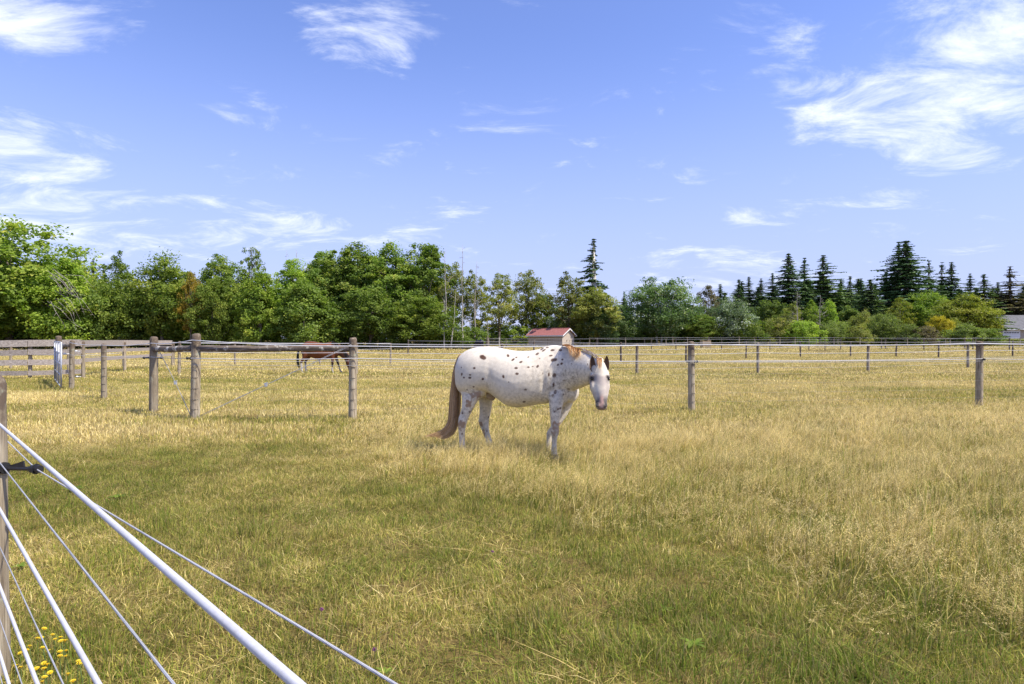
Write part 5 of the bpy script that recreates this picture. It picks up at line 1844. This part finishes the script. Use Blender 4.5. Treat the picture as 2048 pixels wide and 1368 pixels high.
def turf():
    P_, R_, S_, I_, D_, B_ = [], [], [], [], [], []
    protos = [blades(100 + i, 270, .21, .022, .074, .0035, 1.05) for i in range(5)]            # 0-4 close turf
    protos += [blades(120 + i, 70, .15, .06, .145, .0042, .70) for i in range(3)]              # 5-7 longer tussocks
    protos += [blades(130 + i, 60, .20, .04, .11, .0030, 1.3, dryshift=.5, flat=1.2) for i in range(3)]   # 8-10 lying straw
    protos += [blades(140 + i, 150, .42, .05, .11, .0085, .65) for i in range(4)]             # 11-14 middle distance
    protos += [blades(150 + i, 150, 1.0, .05, .11, .020, .6) for i in range(4)]               # 15-18 far
    protos += [blades(160 + i, 120, 2.2, .07, .15, .045, .6) for i in range(3)]                # 19-21 farthest

    def put(x, y, i, sx, sz, r_, dshift=0.0):
        P_.append((x, y, gz(x, y) - .004)); R_.append((r_.normal() * .06, r_.normal() * .06, r_.uniform(0, 6.28)))
        S_.append((sx, sx, sz)); I_.append(i)
        D_.append(min(1.1, max(-.1, dryness(x, y) + dshift + r_.normal() * (.07 if y < 9 else .035))))
        B_.append((1.10 - .10 * sstep(4, 7, y) + .13 * sstep(8, 14, y) + .08 * sstep(18, 30, y)) * float(np.clip(1.12 + .20 * mnoise.noise(Vector((x * 1.9, y * 1.9, 4.4))) + r_.normal() * .09, .5, 1.25)))
    xs, ys, r_ = scatter(1.7, 9.5, 78, 1)
    for x, y in zip(xs, ys):
        n = mnoise.noise(Vector((x * 1.7, y * 1.7, 6.6)))
        u = r_.random()
        if u < .66: put(x, y, int(r_.integers(0, 5)), r_.uniform(.8, 1.25), r_.uniform(.6, 1.25) * (1 + .5 * n), r_)
        elif u < .86: put(x, y, int(r_.integers(5, 8)), r_.uniform(.7, 1.1), r_.uniform(.6, 1.1) * (1 + .5 * n), r_, -.08)
        else: put(x, y, int(r_.integers(8, 11)), r_.uniform(.7, 1.4), r_.uniform(.6, 1.2), r_, .16)
    xs, ys, r_ = scatter(9, 24, 15, 2)
    for x, y in zip(xs, ys):
        n = mnoise.noise(Vector((x * .8, y * .8, 6.6)))
        put(x, y, int(r_.integers(11, 15)), r_.uniform(.8, 1.3), r_.uniform(.7, 1.5) * (1 + .5 * n), r_, .02)
    xs, ys, r_ = scatter(23, 62, 2.4, 3)
    for x, y in zip(xs, ys): put(x, y, int(r_.integers(15, 19)), r_.uniform(.8, 1.3), r_.uniform(.6, 1.4), r_, .05)
    xs, ys, r_ = scatter(60, 118, .42, 4)
    for x, y in zip(xs, ys): put(x, y, int(r_.integers(19, 22)), r_.uniform(.8, 1.3), r_.uniform(.6, 1.3), r_, .08 if y < 96 else -.25)
    grass_system('pasture_grass', 'short dry pasture grass over the whole field', 'grass', protos, P_, R_, S_, I_, D_, B_)


def tall_grass():
    P_, R_, S_, I_, D_, B_ = [], [], [], [], [], []
    protos = [blades(200 + i, 36, .22, .20, .44, .0022, .34, panicle=10, dryshift=.2) for i in range(4)]    # 0-3 seed grass
    protos += [blades(210 + i, 70, .20, .14, .34, .0042, .42) for i in range(3)]                               # 4-6 leafy base
    protos += [blades(220 + i, 44, .42, .20, .44, .0042, .34, panicle=8, dryshift=.2) for i in range(3)]    # 7-9 seed grass further off
    r0 = np.random.default_rng(5)

    def put(x, y, i, sx, sz, dr, r_):
        P_.append((x, y, gz(x, y) - .004)); R_.append((r_.normal() * .06, r_.normal() * .06, r_.normal() * .6))
        S_.append((sx, sx, sz)); I_.append(i); D_.append(dr); B_.append(float(np.clip(1.22 + r_.normal() * .10, .6, 1.5)))
    xs, ys, r_ = scatter(2.3, 9.5, 40, 6)
    for x, y in zip(xs, ys):
        k = tall_amount(x, y)
        n = mnoise.noise(Vector((x * .8, y * .8, 12.6)))
        if r_.random() > k * (.85 + .6 * n): continue
        dz = dryness(x, y)
        edge = .55 + .45 * k
        if r_.random() < .62: put(x, y, int(r_.integers(0, 4)), r_.uniform(.85, 1.3), r_.uniform(.4, .95) * edge * (1 + .35 * n), dz * .4 + .53 + r_.normal() * .06, r_)
        else: put(x, y, int(r_.integers(4, 7)), r_.uniform(.85, 1.3), r_.uniform(.5, 1.0) * edge, dz * .7 + .16 + r_.normal() * .08, r_)
    xs, ys, r_ = scatter(9.3, 17, 9, 7)
    for x, y in zip(xs, ys):
        k = tall_amount(x, y)
        if r_.random() > k * .85: continue
        put(x, y, int(r_.integers(7, 10)), r_.uniform(.85, 1.3), r_.uniform(.4, .85), dryness(x, y) * .4 + .53 + r_.normal() * .06, r_)
    # weedy seed stems here and there in the fields behind
    xs, ys, r_ = scatter(14, 60, .22, 8)
    for x, y in zip(xs, ys):
        if mnoise.noise(Vector((x * .15, y * .25, 2.6))) < .12: continue
        put(x, y, int(r_.integers(7, 10)), r_.uniform(1.2, 2.2), r_.uniform(.4, .8), .62 + r_.normal() * .08, r_)
    grass_system('seed_grass', 'long tan seed grass around and in front of the spotted horse', 'grass', protos, P_, R_, S_, I_, D_, B_)


turf()
tall_grass()

# ------------------------------------------------------------------ small plants
def flowers():
    m_y = plain('yellow petals', (.80, .60, .015), .6, 0, .15, 200)
    m_o = plain('yellow centre', (.62, .36, .01), .7)
    m_s = plain('flower stem', (.12, .17, .04), .7)
    rd = random.Random(6)
    petal_me = None
    V = []; Fc = []
    n = 13
    for ring, (r0, r1, lift) in enumerate(((.002, .0135, .0035), (.002, .0095, .007))):
        for k in range(n):
            a = 2 * math.pi * (k + ring * .5) / n; da = .20
            b = len(V)
            V += [(math.cos(a) * r0, math.sin(a) * r0, .002), (math.cos(a - da) * r1 * .8, math.sin(a - da) * r1 * .8, lift), (math.cos(a) * r1 * 1.08, math.sin(a) * r1 * 1.08, lift + .001), (math.cos(a + da) * r1 * .8, math.sin(a + da) * r1 * .8, lift)]
            Fc.append((b, b + 1, b + 2, b + 3))
    pm = bpy.data.meshes.new('petals'); pm.from_pydata(V, [], Fc); pm.materials.append(m_y); pm.update()
    mb = MB(); mb.tube([(0, 0, -.006), (0, 0, .004), (0, 0, .008)], [.003, .005, .002], 8)
    cm = bpy.data.meshes.new('centre'); cm.from_pydata(mb.V, [], mb.F); cm.materials.append(m_o); cm.update()

    def flower(px, py, d, sc, label, group):
        head = P(px, py, d); g = gz(head.x, head.y)
        root = empty('yellow_flower', (head.x + rd.uniform(-.02, .02), head.y + .01, g))
        tag(root, label, 'flower', group)
        hl = head - root.location
        mb = MB(); mb.tube([(0, 0, 0), (hl.x * .3, hl.y * .3, hl.z * .5), tuple(hl)], [.0018 * sc ** .5] * 3, 5); mb.build('stem', m_s, root)
        for nm, me in (('petals', pm), ('centre', cm)):
            o = bpy.data.objects.new(nm, me); COL.objects.link(o); o.parent = root; o.location = hl
            o.scale = (sc, sc, sc); o.rotation_euler = (rd.uniform(-.3, .3), rd.uniform(-.3, .3), rd.uniform(0, 6))
    near = [(88, 1258), (105, 1270), (121, 1275), (110, 1279), (122, 1283), (130, 1282), (74, 1277), (83, 1276), (59, 1293), (54, 1301), (40, 1307), (85, 1296), (97, 1302), (120, 1304), (132, 1302),
            (154, 1302), (157, 1323), (158, 1328), (171, 1326), (120, 1313), (132, 1313), (88, 1327), (94, 1330), (42, 1335), (31, 1332), (73, 1338), (88, 1338), (136, 1349), (89, 1355), (85, 1364), (146, 1363), (100, 1346)]
    for px, py in near:
        d = H * F / (py - CY) - .30 + rd.uniform(-.05, .05)
        flower(px, py, d, rd.uniform(.65, .95), 'small yellow wildflower in the patch below the thick white ropes', 'yellow wildflowers by the near post')
    for k in range(22):
        px, py = rd.gauss(168, 15), rd.uniform(765, 796)
        d = H * F / (py + 3 - CY)
        flower(px, py - 2, d, rd.uniform(1.4, 2.0), 'tiny yellow wildflower in the patch beside the tube gate', 'yellow wildflowers beside the gate')
    for k in range(9):
        px, py = 1752 + rd.gauss(0, 9), 797 + rd.uniform(-4, 6)
        flower(px, py - 3, H * F / (py + 3 - CY), rd.uniform(1.2, 1.8), 'tiny yellow wildflower in the clump in front of the right hand posts', 'yellow wildflowers in the right field')
    for k in range(9):
        px, py = rd.uniform(400, 720), rd.uniform(822, 852)
        flower(px, py - 3, H * F / (py + 3 - CY), rd.uniform(1.0, 1.5), 'tiny yellow wildflower scattered under the brace rail', 'yellow wildflowers under the brace rail')
    # clover heads
    m_p = plain('purple clover', (.20, .06, .16), .8, 0, .3, 300)
    for i, (px, py) in enumerate([(749, 1300), (643, 1219), (985, 1104)]):
        d = H * F / (py - CY) - .12
        head = P(px, py, d)
        root = empty('clover', (head.x, head.y, gz(head.x, head.y)))
        tag(root, ['purple clover head between the two ropes at the bottom of the photo', 'purple clover head in the turf left of the grey rope', 'faint purple clover head in the middle of the turf'][i], 'flower')
        hl = head - root.location
        mb = MB(); mb.tube([(0, 0, 0), tuple(hl)], .0015, 5); mb.build('stem', m_s, root)
        mb = MB()
        for k in range(40):
            a, e = rd.uniform(0, 6.28), rd.uniform(-.3, 1.5)
            v = Vector((math.cos(a) * math.cos(e), math.sin(a) * math.cos(e), math.sin(e)))
            mb.tube([hl + v * .003, hl + v * .011], [.0012, .0022], 4)
        mb.build('flower_head', m_p, root)


flowers()


def weeds():
    m_w = leaf_mat('weed leaf', [(0, (.06, .13, .02)), (.5, (.11, .20, .035)), (1, (.17, .27, .06))], gain=(1.9, 1.45, 1.0))
    spots = [(1388, 1300, 9, .10, 'low broadleaf weed with pale green leaves at the bottom right'), (1330, 1228, 6, .07, 'small broadleaf weed above the pale green one'),
             (150, 985, 12, .14, 'leafy dock weed in the green patch behind the black insulator'), (235, 1000, 10, .12, 'leafy weed right of the dock weed in the green patch'),
             (40, 1140, 7, .10, 'dark leafed weed at the foot of the near post'), (770, 1355, 7, .08, 'small leafy weed beside the purple clover at the bottom edge'),
             (810, 1045, 6, .07, 'small leafy weed in the middle of the turf'), (1240, 880, 9, .16, 'green leafy weed in the long grass right of the spotted horse')]
    for i, (px, py, n, ln, lab) in enumerate(spots):
        rd = random.Random(300 + i)
        x, y = gpx(px, py)
        root = empty('weed_plant', (x, y, gz(x, y)))
        tag(root, lab, 'plant')
        for k in range(n):
            a = 2 * math.pi * k / n + rd.uniform(-.3, .3); l_ = ln * .7 * rd.uniform(.7, 1.25); w = l_ * .30
            V = []; Fc = []
            for s in range(5):
                t = s / 4; ww = w * math.sin(math.pi * (.12 + .86 * t)) * .5
                r = l_ * t * .85; z = .02 + l_ * (.65 * t - .45 * t * t)
                for e in (-1, 0, 1):
                    V.append((math.cos(a) * r - math.sin(a) * ww * e, math.sin(a) * r + math.cos(a) * ww * e, z + (.0 if e == 0 else ww * .25)))
            for s in range(4):
                for e in range(2):
                    q = s * 3 + e; Fc.append((q, q + 1, q + 4, q + 3))
            o = mesh_obj('leaf', V, Fc, m_w, root, True)
            o.data.attributes.new('v', 'FLOAT', 'POINT').data.foreach_set('value', [rd.random()] * len(V))


weeds()
